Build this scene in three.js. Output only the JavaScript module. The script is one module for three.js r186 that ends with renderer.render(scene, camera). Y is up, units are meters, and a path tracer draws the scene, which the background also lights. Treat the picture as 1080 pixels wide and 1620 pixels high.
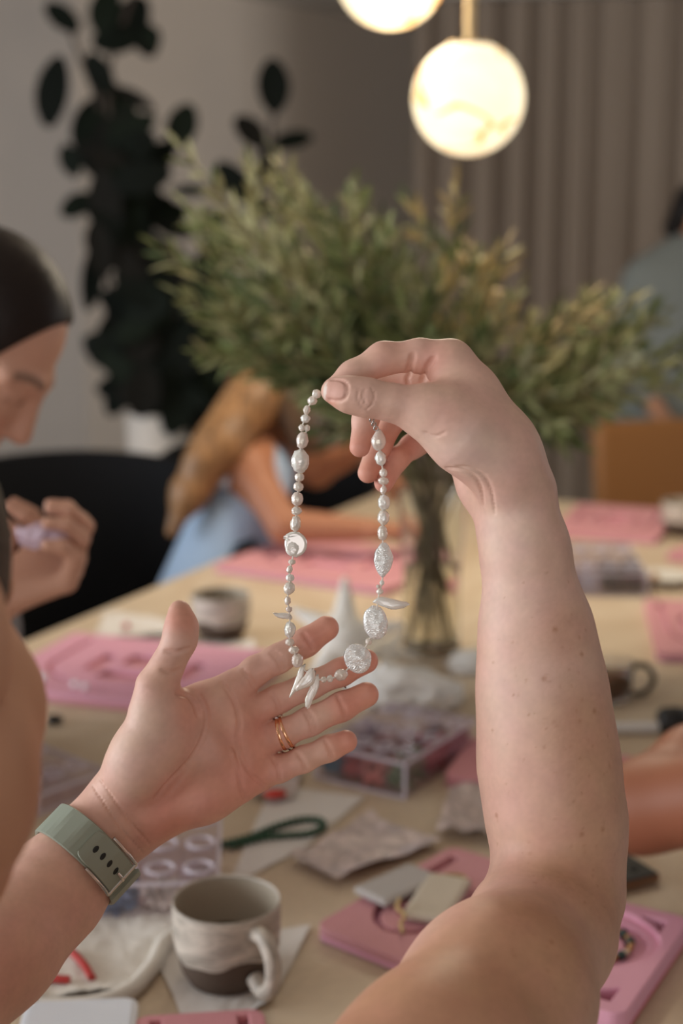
import * as THREE from 'three';
import { mergeGeometries, mergeVertices, toCreasedNormals } from 'three/addons/utils/BufferGeometryUtils.js';
import { RoundedBoxGeometry } from 'three/addons/geometries/RoundedBoxGeometry.js';
import { RectAreaLightUniformsLib } from 'three/addons/lights/RectAreaLightUniformsLib.js';
import { createNoise3D } from 'simplex-noise';

// ---------------------------------------------------------------- camera, sky, lights, exposure
const V = (x, y, z) => new THREE.Vector3(x, y, z);
const R = (d) => (d * Math.PI) / 180;
const scene = new THREE.Scene();
const F = 2250, PITCH = R(11.3), EYE = V(0, 1.38, 0);
const camera = new THREE.PerspectiveCamera((2 * Math.atan(810 / F) * 180) / Math.PI, 2 / 3, 0.05, 60);
camera.position.copy(EYE);
camera.rotation.set(-PITCH, 0, 0);
camera.focus = 0.842;
camera.userData.fStop = 4.0;
scene.add(camera);
const renderer = new THREE.WebGLRenderer({ antialias: true });
renderer.toneMapping = THREE.LinearToneMapping;
renderer.toneMappingExposure = 1.0;
renderer.shadowMap.enabled = true;
renderer.shadowMap.type = THREE.PCFSoftShadowMap;
RectAreaLightUniformsLib.init();
scene.background = new THREE.Color().setRGB(0.62, 0.76, 0.95);
scene.backgroundIntensity = 1.0;
// daylight entering through the two window openings (west wall and south wall)
function windowLight(x, y, z, w, h, tx, ty, tz, intensity, color) {
  const l = new THREE.RectAreaLight(color, intensity, w, h);
  l.name = 'window_daylight';
  l.position.set(x, y, z); l.lookAt(tx, ty, tz); scene.add(l);
}
windowLight(-3.93, 1.4, -0.9, 3.3, 1.8, 0, 1.2, -0.9, 7.6, new THREE.Color().setRGB(0.93, 0.97, 1.0));
windowLight(-0.6, 1.45, 2.92, 3.3, 1.7, -0.6, 1.2, 0, 2.0, new THREE.Color().setRGB(1.0, 0.97, 0.93));
windowLight(4.53, 1.4, -4.9, 3.3, 1.8, 0, 1.2, -4.9, 2.1, new THREE.Color().setRGB(1.0, 0.96, 0.9));

// ---------------------------------------------------------------- helpers
let seed = 12345;
const rnd = (a = 0, b = 1) => { seed = (seed * 1664525 + 1013904223) >>> 0; return a + (b - a) * (seed / 4294967296); };
const n3 = createNoise3D(() => rnd());
const FW = V(0, -Math.sin(PITCH), -Math.cos(PITCH)), UPV = V(0, Math.cos(PITCH), -Math.sin(PITCH));
// a place in the room seen along a direction of the measured photograph, at a depth in metres
function at(px, py, d) {
  return EYE.clone().addScaledVector(FW, d).addScaledVector(V(1, 0, 0), ((px - 540) / F) * d).addScaledVector(UPV, (-(py - 810) / F) * d);
}
const TY = 0.74;
function tab(px, py, h = 0) {
  const dir = at(px, py, 1).sub(EYE), t = (TY + h - EYE.y) / dir.y;
  return EYE.clone().addScaledVector(dir, t);
}
const used = new Map();
function numbered(n) { const k = used.get(n) ?? 0; used.set(n, k + 1); return k ? `${n}_${String(k).padStart(3, '0')}` : n; }
function tag(o, label, category, group, kind) {
  if (label) o.userData.label = label;
  if (category) o.userData.category = category;
  if (group) o.userData.group = group;
  if (kind) o.userData.kind = kind;
  return o;
}
function thing(name, label, category, pos = V(0, 0, 0), turn = 0, group) {
  const o = new THREE.Group(); o.name = numbered(name); o.position.copy(pos); o.rotation.y = turn; scene.add(o);
  return tag(o, label, category, group);
}
function part(name, geo, m, parent, pos, rot) {
  const o = new THREE.Mesh(geo, m); o.castShadow = o.receiveShadow = true;
  const n = parent.userData.kids ??= {}; n[name] = (n[name] ?? 0) + 1;
  o.name = n[name] > 1 ? `${name}_${String(n[name] - 1).padStart(3, '0')}` : name;
  if (pos) o.position.copy(pos);
  if (rot) o.rotation.set(...rot);
  parent.add(o); return o;
}
function solo(name, label, category, geo, m, pos = V(0, 0, 0), turn = 0, group, kind) {
  const o = new THREE.Mesh(geo, m); o.castShadow = o.receiveShadow = true;
  o.name = numbered(name); o.position.copy(pos); o.rotation.y = turn; scene.add(o);
  return tag(o, label, category, group, kind);
}
function struct(name, geo, m, parent) {
  const o = new THREE.Mesh(geo, m); o.castShadow = o.receiveShadow = true; o.name = parent ? name : numbered(name);
  (parent ?? scene).add(o); if (!parent) o.userData.kind = 'structure'; return o;
}
const rgb = (r, g, b) => new THREE.Color().setRGB(r, g, b);
const std = (c, rough = 0.6, extra = {}) => new THREE.MeshStandardMaterial({ color: c, roughness: rough, ...extra });
const phys = (c, rough, extra = {}) => new THREE.MeshPhysicalMaterial({ color: c, roughness: rough, ...extra });
function clean(g) { for (const k of Object.keys(g.attributes)) if (!['position', 'normal', 'uv'].includes(k)) g.deleteAttribute(k); return g.index ? g.toNonIndexed() : g; }
const merge = (list) => mergeGeometries(list.map(clean));
const rbox = (w, h, d, r = 0.003, s = 2) => new RoundedBoxGeometry(w, h, d, s, Math.min(r, w / 2.01, h / 2.01, d / 2.01));
const box = (w, h, d, x = 0, y = 0, z = 0) => new THREE.BoxGeometry(w, h, d).translate(x, y, z);
const lathe = (pts, seg = 48) => new THREE.LatheGeometry(pts.map(([x, y]) => new THREE.Vector2(x, y)), seg);
const tube = (pts, r, seg = 40, rs = 8, closed = false) => new THREE.TubeGeometry(new THREE.CatmullRomCurve3(pts, closed), seg, r, rs, closed);
function prism(shape, h, bevel = 0.0015) {  // a flat outline in x,z raised h upwards
  const g = new THREE.ExtrudeGeometry(shape, { depth: h - 2 * bevel, bevelEnabled: bevel > 0, bevelThickness: bevel, bevelSize: bevel, bevelSegments: 2, curveSegments: 20 });
  return g.translate(0, 0, bevel).rotateX(-Math.PI / 2);
}
function roundRect(w, h, r, x = 0, y = 0, P = THREE.Shape) {
  const s = new P(), a = x - w / 2, b = y - h / 2;
  s.moveTo(a + r, b); s.lineTo(a + w - r, b); s.absarc(a + w - r, b + r, r, -Math.PI / 2, 0);
  s.lineTo(a + w, b + h - r); s.absarc(a + w - r, b + h - r, r, 0, Math.PI / 2);
  s.lineTo(a + r, b + h); s.absarc(a + r, b + h - r, r, Math.PI / 2, Math.PI);
  s.lineTo(a, b + r); s.absarc(a + r, b + r, r, Math.PI, Math.PI * 1.5); return s;
}
function noiseTex(size, fn, srgb = true) {
  const d = new Uint8Array(size * size * 4);
  for (let y = 0; y < size; y++) for (let x = 0; x < size; x++) {
    const c = fn(x / size, y / size), o = (y * size + x) * 4;
    for (let k = 0; k < 3; k++) d[o + k] = Math.max(0, Math.min(255, Math.round(255 * (c.length ? c[k] : c))));
    d[o + 3] = 255;
  }
  const t = new THREE.DataTexture(d, size, size); t.magFilter = THREE.LinearFilter; t.minFilter = THREE.LinearFilter;
  t.wrapS = t.wrapT = THREE.RepeatWrapping; if (srgb) t.colorSpace = THREE.SRGBColorSpace; t.needsUpdate = true; return t;
}
// noise that tiles: a torus walked in the noise
function tn(u, v, f, o = 0) {
  const a = u * Math.PI * 2, b = v * Math.PI * 2, r = f / 6.283;
  return n3(Math.cos(a) * r + o, Math.sin(a) * r + Math.cos(b) * r * 1.3, Math.sin(b) * r * 1.3 - o);
}

// ---------------------------------------------------------------- smooth bodies: a distance field meshed on a fine grid
// a primitive is [ax,ay,az, bx,by,bz, ra,rb, k]; an ellipsoid is {c, q (inverse turn), r, k}
const cone = (a, b, ra, rb, k = 0.008) => ({ t: 0, a, b, d: b.clone().sub(a), l2: Math.max(1e-12, b.distanceToSquared(a)), ra, rb, k });
function ell(c, r, k = 0.01, basis) {  // basis: Matrix4 whose columns are the ellipsoid's axes
  const m = basis ? basis.clone() : new THREE.Matrix4();
  return { t: 1, c, r, k, m: m.clone().transpose().elements, rmin: Math.min(r.x, r.y, r.z), rmax: Math.max(r.x, r.y, r.z) };
}
function pd(p, x, y, z) {
  if (p.t === 0) {
    const ux = x - p.a.x, uy = y - p.a.y, uz = z - p.a.z;
    let h = (ux * p.d.x + uy * p.d.y + uz * p.d.z) / p.l2; h = h < 0 ? 0 : h > 1 ? 1 : h;
    const vx = ux - h * p.d.x, vy = uy - h * p.d.y, vz = uz - h * p.d.z;
    return Math.sqrt(vx * vx + vy * vy + vz * vz) - (p.ra + (p.rb - p.ra) * h);
  }
  const ux = x - p.c.x, uy = y - p.c.y, uz = z - p.c.z, m = p.m;
  const a = (m[0] * ux + m[4] * uy + m[8] * uz) / p.r.x, b = (m[1] * ux + m[5] * uy + m[9] * uz) / p.r.y, c = (m[2] * ux + m[6] * uy + m[10] * uz) / p.r.z;
  const k0 = Math.sqrt(a * a + b * b + c * c); if (k0 < 1e-6) return -p.rmin;
  const a2 = a / p.r.x, b2 = b / p.r.y, c2 = c / p.r.z, k1 = Math.sqrt(a2 * a2 + b2 * b2 + c2 * c2);
  return (k0 * (k0 - 1)) / k1;
}
const smin = (a, b, k) => { const h = k - Math.abs(a - b); return h > 0 ? Math.min(a, b) - (h * h) / (4 * k) : Math.min(a, b); };
function evalField(f, x, y, z) {
  let core = 9; for (const p of f.core) core = smin(core, pd(p, x, y, z), p.k);
  let d = core;
  for (const l of f.limbs) {
    let v = 9; for (const p of l.prims) v = smin(v, pd(p, x, y, z), p.k);
    d = Math.min(d, smin(core, v, l.k));
  }
  for (const g of f.carve) d = -smin(-d, pd(g, x, y, z), g.k);
  for (const c of f.cut) d = Math.max(d, c(x, y, z));
  return d;
}
const field = (core, limbs = [], carve = [], cut = []) => ({ core, limbs, carve, cut });
function cull(f, x, y, z, rad) {
  let m = 9;
  const near = (p) => { p._d = pd(p, x, y, z); m = Math.min(m, p._d); };
  f.core.forEach(near); f.limbs.forEach((l) => l.prims.forEach(near));
  const lim = m + 2.2 * rad + 0.05, ok = (p) => p._d < lim;
  return { core: f.core.filter(ok), limbs: f.limbs.map((l) => ({ k: l.k, prims: l.prims.filter(ok) })).filter((l) => l.prims.length), carve: f.carve.filter((g) => pd(g, x, y, z) < 1.2 * rad + 0.02), cut: f.cut, m };
}
function march(f, from, dir, far = 3) {
  let t = 0;
  for (let i = 0; i < 300; i++) {
    const d = evalField(f, from.x + dir.x * t, from.y + dir.y * t, from.z + dir.z * t);
    if (d < 0.00005) return from.clone().addScaledVector(dir, t);
    t += d * 0.7; if (t > far) return null;
  }
  return from.clone().addScaledVector(dir, t);
}
function meshField(f, cell, colorOf, grain = 0) {
  let lo = V(9, 9, 9), hi = V(-9, -9, -9);
  const grow = (c, r) => { lo.min(V(c.x - r, c.y - r, c.z - r)); hi.max(V(c.x + r, c.y + r, c.z + r)); };
  for (const p of [...f.core, ...f.limbs.flatMap((l) => l.prims)]) if (p.t === 0) { grow(p.a, p.ra); grow(p.b, p.rb); } else grow(p.c, p.rmax);
  lo.subScalar(0.012); hi.addScalar(0.012);
  const B = 12, nb = [0, 1, 2].map((i) => Math.ceil((hi.getComponent(i) - lo.getComponent(i)) / cell / B));
  const [nx, ny, nz] = nb.map((n) => n * B + 1), sx = 1, sy = nx, sz = nx * ny, G = new Float32Array(nx * ny * nz).fill(1);
  const rad = (B * cell * Math.sqrt(3)) / 2, active = [], cuts = [];
  for (let bz = 0; bz < nb[2]; bz++) for (let by = 0; by < nb[1]; by++) for (let bx = 0; bx < nb[0]; bx++) {
    const cx = lo.x + (bx + 0.5) * B * cell, cy = lo.y + (by + 0.5) * B * cell, cz = lo.z + (bz + 0.5) * B * cell;
    const c = cull(f, cx, cy, cz, rad);
    if (c.m > rad + 0.03) continue;
    const d0 = evalField(c, cx, cy, cz), skip = Math.abs(d0) > rad * 1.6 + 0.006;
    if (!skip) { active.push([bx, by, bz]); cuts.push(c); }
    const e = B;
    for (let k = 0; k <= e; k++) for (let j = 0; j <= e; j++) for (let i = 0; i <= e; i++) {
      const ix = bx * B + i, iy = by * B + j, iz = bz * B + k, q = ix + iy * sy + iz * sz;
      if (skip) { if (i < e && j < e && k < e) G[q] = d0; continue; }
      G[q] = evalField(c, lo.x + ix * cell, lo.y + iy * cell, lo.z + iz * cell);
    }
  }
  const vid = new Map(), pos = [], nor = [], col = [], idx = [], corner = [0, sx, sy, sx + sy, sz, sx + sz, sy + sz, sx + sy + sz];
  const E = [[0, 1], [2, 3], [4, 5], [6, 7], [0, 2], [1, 3], [4, 6], [5, 7], [0, 4], [1, 5], [2, 6], [3, 7]];
  const n = V(0, 0, 0), P = V(0, 0, 0);
  active.forEach(([bx, by, bz], bi) => {
    const c = cuts[bi];
    for (let k = 0; k < B; k++) for (let j = 0; j < B; j++) for (let i = 0; i < B; i++) {
      const ix = bx * B + i, iy = by * B + j, iz = bz * B + k, q = ix + iy * sy + iz * sz;
      let mask = 0; for (let a = 0; a < 8; a++) if (G[q + corner[a]] < 0) mask |= 1 << a;
      if (mask === 0 || mask === 255) continue;
      let m = 0; P.set(0, 0, 0);
      for (const [a, b] of E) {
        const va = G[q + corner[a]], vb = G[q + corner[b]]; if (va < 0 === vb < 0) continue;
        const t = va / (va - vb), xa = a & 1, ya = (a >> 1) & 1, za = a >> 2, xb = b & 1, yb = (b >> 1) & 1, zb = b >> 2;
        P.x += xa + (xb - xa) * t; P.y += ya + (yb - ya) * t; P.z += za + (zb - za) * t; m++;
      }
      P.multiplyScalar(1 / m); P.set(lo.x + (ix + P.x) * cell, lo.y + (iy + P.y) * cell, lo.z + (iz + P.z) * cell);
      const h = cell * 0.5, ev = (x, y, z) => evalField(c, x, y, z);
      n.set(ev(P.x + h, P.y, P.z) - ev(P.x - h, P.y, P.z), ev(P.x, P.y + h, P.z) - ev(P.x, P.y - h, P.z), ev(P.x, P.y, P.z + h) - ev(P.x, P.y, P.z - h)).normalize();
      const d = ev(P.x, P.y, P.z); if (Math.abs(d) < cell) P.addScaledVector(n, -d);
      if (grain) { const s = 420, g = grain; n.x += g * n3(P.x * s, P.y * s, P.z * s); n.y += g * n3(P.x * s + 40, P.y * s, P.z * s); n.z += g * n3(P.x * s, P.y * s + 70, P.z * s); n.normalize(); }
      vid.set(q, pos.length / 3); pos.push(P.x, P.y, P.z); nor.push(n.x, n.y, n.z);
      if (colorOf) col.push(...colorOf(P, n));
    }
  });
  for (const [bx, by, bz] of active) for (let k = 0; k < B; k++) for (let j = 0; j < B; j++) for (let i = 0; i < B; i++) {
    const ix = bx * B + i, iy = by * B + j, iz = bz * B + k, q = ix + iy * sy + iz * sz; if (!ix || !iy || !iz) continue;
    const g0 = G[q] < 0;
    for (const [s, u, w] of [[sx, sy, sz], [sy, sz, sx], [sz, sx, sy]]) {
      if (g0 === G[q + s] < 0) continue;
      const a = vid.get(q), b = vid.get(q - u), e = vid.get(q - u - w), d = vid.get(q - w);
      if (a === undefined || b === undefined || e === undefined || d === undefined) continue;
      if (g0) idx.push(a, b, e, a, e, d); else idx.push(a, e, b, a, d, e);
    }
  }
  const g = new THREE.BufferGeometry();
  g.setAttribute('position', new THREE.Float32BufferAttribute(pos, 3)); g.setAttribute('normal', new THREE.Float32BufferAttribute(nor, 3));
  if (colorOf) g.setAttribute('color', new THREE.Float32BufferAttribute(col, 3));
  g.setIndex(idx); return g;
}
const mixc = (a, b, t) => [a[0] + (b[0] - a[0]) * t, a[1] + (b[1] - a[1]) * t, a[2] + (b[2] - a[2]) * t];
const sstep = (a, b, x) => { const t = Math.max(0, Math.min(1, (x - a) / (b - a))); return t * t * (3 - 2 * t); };
// ---------------------------------------------------------------- the room
const plaster = (c, s = 0.0006) => std(c, 0.92, { bumpMap: plasterBump, bumpScale: s });
const plasterBump = noiseTex(256, (u, v) => 0.5 + 0.25 * tn(u, v, 14) + 0.25 * tn(u, v, 40, 3), false); plasterBump.repeat.set(1, 1);
const wallM = plaster(rgb(0.53, 0.465, 0.405)), ceilM = plaster(rgb(0.64, 0.585, 0.53));
function slab(name, a, b, h0, h1, thick, m, side = 1) {   // a wall of thickness between two floor points; the room is on its left or right
  const d = V(b.x - a.x, 0, b.z - a.z), L = d.length(), n = V(-d.z, 0, d.x).normalize().multiplyScalar(side * thick / 2);
  const g = new THREE.BoxGeometry(L, h1 - h0, thick); const uv = g.attributes.uv; for (let i = 0; i < uv.count; i++) uv.setXY(i, uv.getX(i) * L, uv.getY(i) * (h1 - h0));
  const o = struct(name, g, m); o.position.set((a.x + b.x) / 2 + n.x, (h0 + h1) / 2, (a.z + b.z) / 2 + n.z); o.rotation.y = Math.atan2(-d.z, d.x); return o;
}
const CH = 2.5, A0 = V(-1.17, 0, -6.5), A1 = V(0.77, 0, -9.0);
{
  const floorTex = noiseTex(512, (u, v) => { const g = 0.44 + 0.06 * tn(u, v, 5) + 0.05 * tn(u, v, 30, 2) + 0.03 * tn(u, v, 90, 5); return [g * 1.03, g, g * 0.95]; });
  const fg = box(14, 0.1, 18); const uv = fg.attributes.uv; for (let i = 0; i < uv.count; i++) uv.setXY(i, uv.getX(i) * 7, uv.getY(i) * 9);
  struct('floor', fg, std(rgb(1, 1, 1), 0.55, { map: floorTex })).position.set(1, -0.05, -4);
  struct('ceiling', box(14, 0.15, 18), ceilM).position.set(1, CH + 0.075, -4);
  slab('wall_back', A0, A1, 0, CH, 0.2, plaster(rgb(0.74, 0.64, 0.55)), -1);
  slab('wall_back_left', V(-4.1, 0, -6.2), V(-1.17, 0, -6.5), 0, CH, 0.2, plaster(rgb(0.53, 0.465, 0.415)), -1);
  slab('wall_far', V(0.55, 0, -8.95), V(5.2, 0, -7.9), 0, CH, 0.2, wallM, -1);
  slab('wall_right', V(4.6, 0, -8.6), V(4.6, 0, -6.6), 0, CH, 0.2, wallM, -1); slab('wall_right', V(4.6, 0, -3.2), V(4.6, 0, 3.2), 0, CH, 0.2, wallM, -1);
  slab('wall_right', V(4.6, 0, -6.6), V(4.6, 0, -3.2), 0, 0.48, 0.2, wallM, -1); slab('wall_right', V(4.6, 0, -6.6), V(4.6, 0, -3.2), 2.32, CH, 0.2, wallM, -1);
  // west wall with its window opening
  const X = -4.0;
  slab('wall_left', V(X, 0, 3.2), V(X, 0, 0.8), 0, CH, 0.2, wallM, -1); slab('wall_left', V(X, 0, -2.6), V(X, 0, -6.6), 0, CH, 0.2, wallM, -1);
  slab('wall_left', V(X, 0, 0.8), V(X, 0, -2.6), 0, 0.48, 0.2, wallM, -1); slab('wall_left', V(X, 0, 0.8), V(X, 0, -2.6), 2.32, CH, 0.2, wallM, -1);
  const Z = 3.0;
  slab('wall_front', V(4.7, 0, Z), V(1.1, 0, Z), 0, CH, 0.2, wallM, -1); slab('wall_front', V(-2.3, 0, Z), V(-4.2, 0, Z), 0, CH, 0.2, wallM, -1);
  slab('wall_front', V(1.1, 0, Z), V(-2.3, 0, Z), 0, 0.58, 0.2, wallM, -1); slab('wall_front', V(1.1, 0, Z), V(-2.3, 0, Z), 2.32, CH, 0.2, wallM, -1);
  const frameM = std(rgb(0.6, 0.6, 0.58), 0.4), paneM = phys(rgb(1, 1, 1), 0.02, { transmission: 1, thickness: 0 });
  function windowUnit(w, h, pos, turn) {
    const g = new THREE.Group(); g.name = numbered('window'); g.userData.kind = 'structure'; g.position.copy(pos); g.rotation.y = turn; scene.add(g);
    struct('window_frame', merge([box(w, 0.06, 0.07, 0, h / 2 - 0.03), box(w, 0.06, 0.07, 0, -h / 2 + 0.03), box(0.06, h, 0.07, -w / 2 + 0.03), box(0.06, h, 0.07, w / 2 - 0.03), box(0.05, h, 0.06, -w / 6), box(0.05, h, 0.06, w / 6)]), frameM, g);
    for (let i = 0; i < 3; i++) { const p = struct(i ? `pane_00${i}` : 'pane', new THREE.PlaneGeometry(w / 3 - 0.05, h - 0.11), paneM, g); p.position.x = (i - 1) * w / 3; }
  }
  windowUnit(3.4, 1.84, V(X - 0.12, 1.4, -0.9), Math.PI / 2); windowUnit(3.4, 1.74, V(-0.6, 1.45, Z + 0.12), 0); windowUnit(3.4, 1.84, V(4.6 + 0.12, 1.4, -4.9), Math.PI / 2);
  // baseboards under the back walls
  const bd = slab('baseboard_back', A0, A1, 0, 0.09, 0.015, frameM, 1); const bl = slab('baseboard_left', V(-3.9, 0, -6.22), V(-1.17, 0, -6.5), 0, 0.09, 0.015, frameM, 1);
}
{ // the curtain and its ceiling track
  const C0 = V(0.36, 0, -7.2), C1 = V(3.4, 0, -6.85), L = C0.distanceTo(C1), dir = C1.clone().sub(C0).normalize(), nrm = V(-dir.z, 0, dir.x), NX = 760, NY = 14, pos = [], idx = [], uv = [];
  const fold = (s, t) => { const w = s * 41 + 1.3 * Math.sin(s * 3.1) + 0.8 * Math.sin(s * 7.7 + 1); return (0.024 + 0.010 * Math.sin(s * 5)) * Math.sin(w) + 0.012 * Math.sin(2 * w + 1) + 0.008 * t * Math.sin(s * 11); };
  for (let j = 0; j <= NY; j++) for (let i = 0; i <= NX; i++) {
    const s = (i / NX) * L, t = j / NY, o = fold(s, t), p = C0.clone().addScaledVector(dir, s).addScaledVector(nrm, o);
    pos.push(p.x, 0.01 + (CH - 0.045 - 0.01) * (1 - t), p.z); uv.push(s, 1 - t);
    if (i < NX && j < NY) { const a = j * (NX + 1) + i, b = a + NX + 1; idx.push(a, b, a + 1, b, b + 1, a + 1); }
  }
  const g = new THREE.BufferGeometry(); g.setAttribute('position', new THREE.Float32BufferAttribute(pos, 3)); g.setAttribute('uv', new THREE.Float32BufferAttribute(uv, 2)); g.setIndex(idx); g.computeVertexNormals();
  const t = thing('curtain', 'floor length taupe pleated curtain hanging across the back of the room', 'curtain');
  part('drape', g, phys(rgb(0.33, 0.26, 0.205), 0.95, { side: THREE.DoubleSide, sheen: 0.3, sheenColor: rgb(0.6, 0.5, 0.45) }), t);
  part('curtain_track', box(L, 0.03, 0.05), std(rgb(0.6, 0.57, 0.54), 0.5), t, C0.clone().lerp(C1, 0.5).setY(CH - 0.018), [0, Math.atan2(-dir.z, dir.x), 0]);
}
// ---------------------------------------------------------------- the work table
const U = V(0.42, 0, -0.908).normalize(), W = V(0.908, 0, 0.42).normalize(), P0 = tab(75, 1000), TTURN = Math.atan2(-U.z, U.x);
const tt = (u, w, h = 0) => P0.clone().addScaledVector(U, u).addScaledVector(W, w).setY(TY + h);
{
  const wood = noiseTex(1024, (u, v) => {
    const w = tn(u, v, 2, 1) * 0.5, ring = Math.sin((v * 9 + w * 2.2 + 0.5 * tn(u, v * 1, 3, 8)) * Math.PI * 2), g = 0.5 + 0.5 * ring, fine = tn(u * 1, v, 60, 4);
    const k = 0.93 + 0.035 * g + 0.03 * fine * (0.5 + 0.5 * tn(u, v, 4, 6)); return [0.84 * k, 0.765 * k * (0.985 + 0.015 * g), 0.665 * k * (0.97 + 0.03 * g)];
  });
  const L = 2.6, Wd = 1.52, s = roundRect(L, Wd, 0.05), g = new THREE.ExtrudeGeometry(s, { depth: 0.026, bevelEnabled: true, bevelThickness: 0.002, bevelSize: 0.002, bevelSegments: 2, curveSegments: 10 }).rotateX(-Math.PI / 2).translate(0, -0.028, 0);
  const t = thing('work_table', 'large pale plywood craft table covered with beads, trays, cups and papers', 'table', tt(0.14, 0.76, 0), TTURN);
  part('tabletop', g, std(rgb(1, 1, 1), 0.5, { map: wood }), t);
  for (const [x, z] of [[-1.1, -0.6], [1.1, -0.6], [-1.1, 0.6], [1.1, 0.6]]) part('leg', new THREE.CylinderGeometry(0.03, 0.022, 0.71, 16), std(rgb(0.03, 0.03, 0.03), 0.5), t, V(x, -0.383, z));
  part('apron', merge([box(2.1, 0.07, 0.02, 0, -0.063, -0.6), box(2.1, 0.07, 0.02, 0, -0.063, 0.6), box(0.02, 0.07, 1.18, -1.05, -0.063, 0), box(0.02, 0.07, 1.18, 1.05, -0.063, 0)]), std(rgb(0.05, 0.05, 0.05), 0.5), t);
}
// ---------------------------------------------------------------- globe lamps
function globeLamp(px, py, d, label) {
  const c = at(px, py, d), r = (88 / F) * d;
  const t = thing('pendant_lamp', label, 'lamp', c, 0);
  const tex = noiseTex(512, (u, v) => {
    const a = n3(u * 3.1, v * 2.1, 4 + px), b = n3(u * 7 + 5, v * 5, 2 + px), vein = Math.exp(-Math.pow((a * 0.8 + b * 0.35) / 0.07, 2)) * sstep(-0.1, 0.3, n3(u * 2.3, v * 2.2, 9 + px));
    const k = vein * 0.75 + 0.05 * (0.5 + 0.5 * b); return [1 - k * 0.3, 0.965 - k * 0.62, 0.88 - k * 1.05];
  });
  const pts = []; for (let i = 0; i <= 40; i++) { const a = Math.PI - i * (Math.PI - 0.42) / 40; pts.push([Math.max(0.0001, Math.sin(a) * r), Math.cos(a) * r]); }
  const shade = lathe(pts, 64); const ymax = Math.cos(0.42) * r;
  part('globe_shade', shade, phys(rgb(0.75, 0.66, 0.5), 0.45, { emissive: rgb(1, 0.93, 0.80), emissiveIntensity: 1.25, emissiveMap: tex, map: tex }), t, V(0, 0, 0), [0, 1.9, 0]);
  const brass = std(rgb(0.68, 0.48, 0.24), 0.35, { metalness: 0.7 });
  part('cap', lathe([[0.0001, ymax + 0.004], [r * 0.4, ymax + 0.004], [r * 0.415, ymax], [r * 0.4, ymax - 0.003], [0.0001, ymax - 0.003]], 40), brass, t);
  part('rod', new THREE.CylinderGeometry(0.0088, 0.0088, CH - c.y - ymax, 16), brass, t, V(0, ymax + (CH - c.y - ymax) / 2, 0));
  part('ceiling_rose', new THREE.CylinderGeometry(0.05, 0.05, 0.02, 32), brass, t, V(0, CH - c.y - 0.011, 0));
  const l = new THREE.PointLight(rgb(1, 0.86, 0.66), 1.15); l.name = 'lamp_bulb'; l.position.copy(c); l.castShadow = true; l.shadow.radius = 4; scene.add(l);
}
globeLamp(741, 156, 2.45, 'glowing veined alabaster globe pendant lamp seen whole in front of the curtain');
globeLamp(618, -46, 2.55, 'glowing alabaster globe pendant lamp cut off by the top of the picture');
// ---------------------------------------------------------------- the maker: head from behind, two raised arms
const rp = (px, d) => (px * d) / F;
const J = (x, y, d, r) => ({ p: at(x, y, d), r: rp(r, d) });
function chain(js, k = 0.006) { const o = []; for (let i = 0; i + 1 < js.length; i++) { const a = J(...js[i]), b = J(...js[i + 1]); o.push(cone(a.p, b.p, a.r, b.r, k)); } return o; }
// left arm, palm towards us
const leftCore = [
  ...chain([[-330, 1830, 0.70, 100], [-170, 1672, 0.75, 106], [-5, 1499, 0.815, 90], [81, 1413, 0.85, 74], [150, 1332, 0.87, 54]], 0.02),
  ...chain([[92, 1374, 0.855, 45], [150, 1308, 0.872, 40], [186, 1266, 0.876, 38]], 0.014),
  ...chain([[108, 1405, 0.855, 47], [172, 1332, 0.873, 41], [206, 1312, 0.878, 36]], 0.014),
  ...chain([[182, 1258, 0.877, 38], [290, 1162, 0.882, 36], [318, 1120, 0.880, 33], [368, 1089, 0.879, 27]], 0.012),
  ...chain([[190, 1285, 0.877, 38], [310, 1195, 0.884, 34], [388, 1136, 0.879, 26]], 0.012),
  ...chain([[200, 1310, 0.877, 36], [320, 1230, 0.884, 33], [402, 1176, 0.879, 25]], 0.012),
  ...chain([[222, 1312, 0.877, 28], [322, 1260, 0.882, 32], [404, 1220, 0.879, 26]], 0.012),
  ...chain([[244, 1296, 0.868, 28], [325, 1258, 0.872, 32], [378, 1240, 0.874, 26]], 0.012),
  ...chain([[346, 1106, 0.872, 18], [374, 1144, 0.871, 20], [392, 1205, 0.872, 19]], 0.012),
  ...chain([[205, 1240, 0.872, 34], [226, 1196, 0.864, 45], [250, 1128, 0.862, 40]], 0.014),
  ...chain([[215, 1222, 0.868, 40], [262, 1156, 0.868, 32], [282, 1132, 0.872, 22]], 0.014),
];
const leftLimbs = [
  { k: 0.008, prims: chain([[247, 1118, 0.862, 39], [248, 1086, 0.861, 29], [266, 1050, 0.860, 22.5], [284, 1014, 0.859, 23], [287, 990, 0.860, 21.5], [284, 966, 0.862, 16.5]], 0.008) },
  { k: 0.006, prims: chain([[370, 1093, 0.879, 27], [404, 1061, 0.878, 22.5], [440, 1042, 0.877, 22], [484, 1016, 0.878, 21.5], [516, 994, 0.880, 20]], 0.004) },
  { k: 0.006, prims: chain([[400, 1126, 0.880, 26], [440, 1106, 0.879, 21.5], [490, 1084, 0.879, 21.5], [540, 1063, 0.880, 21], [579, 1046, 0.882, 19]], 0.004) },
  { k: 0.006, prims: chain([[412, 1172, 0.879, 25], [446, 1161, 0.877, 22.5], [490, 1141, 0.877, 22], [540, 1118, 0.878, 22], [579, 1099, 0.880, 20]], 0.004) },
  { k: 0.006, prims: chain([[412, 1224, 0.878, 25], [442, 1216, 0.876, 20.5], [480, 1201, 0.876, 20], [520, 1184, 0.877, 19.5], [547, 1173, 0.878, 18]], 0.004) },
];
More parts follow.
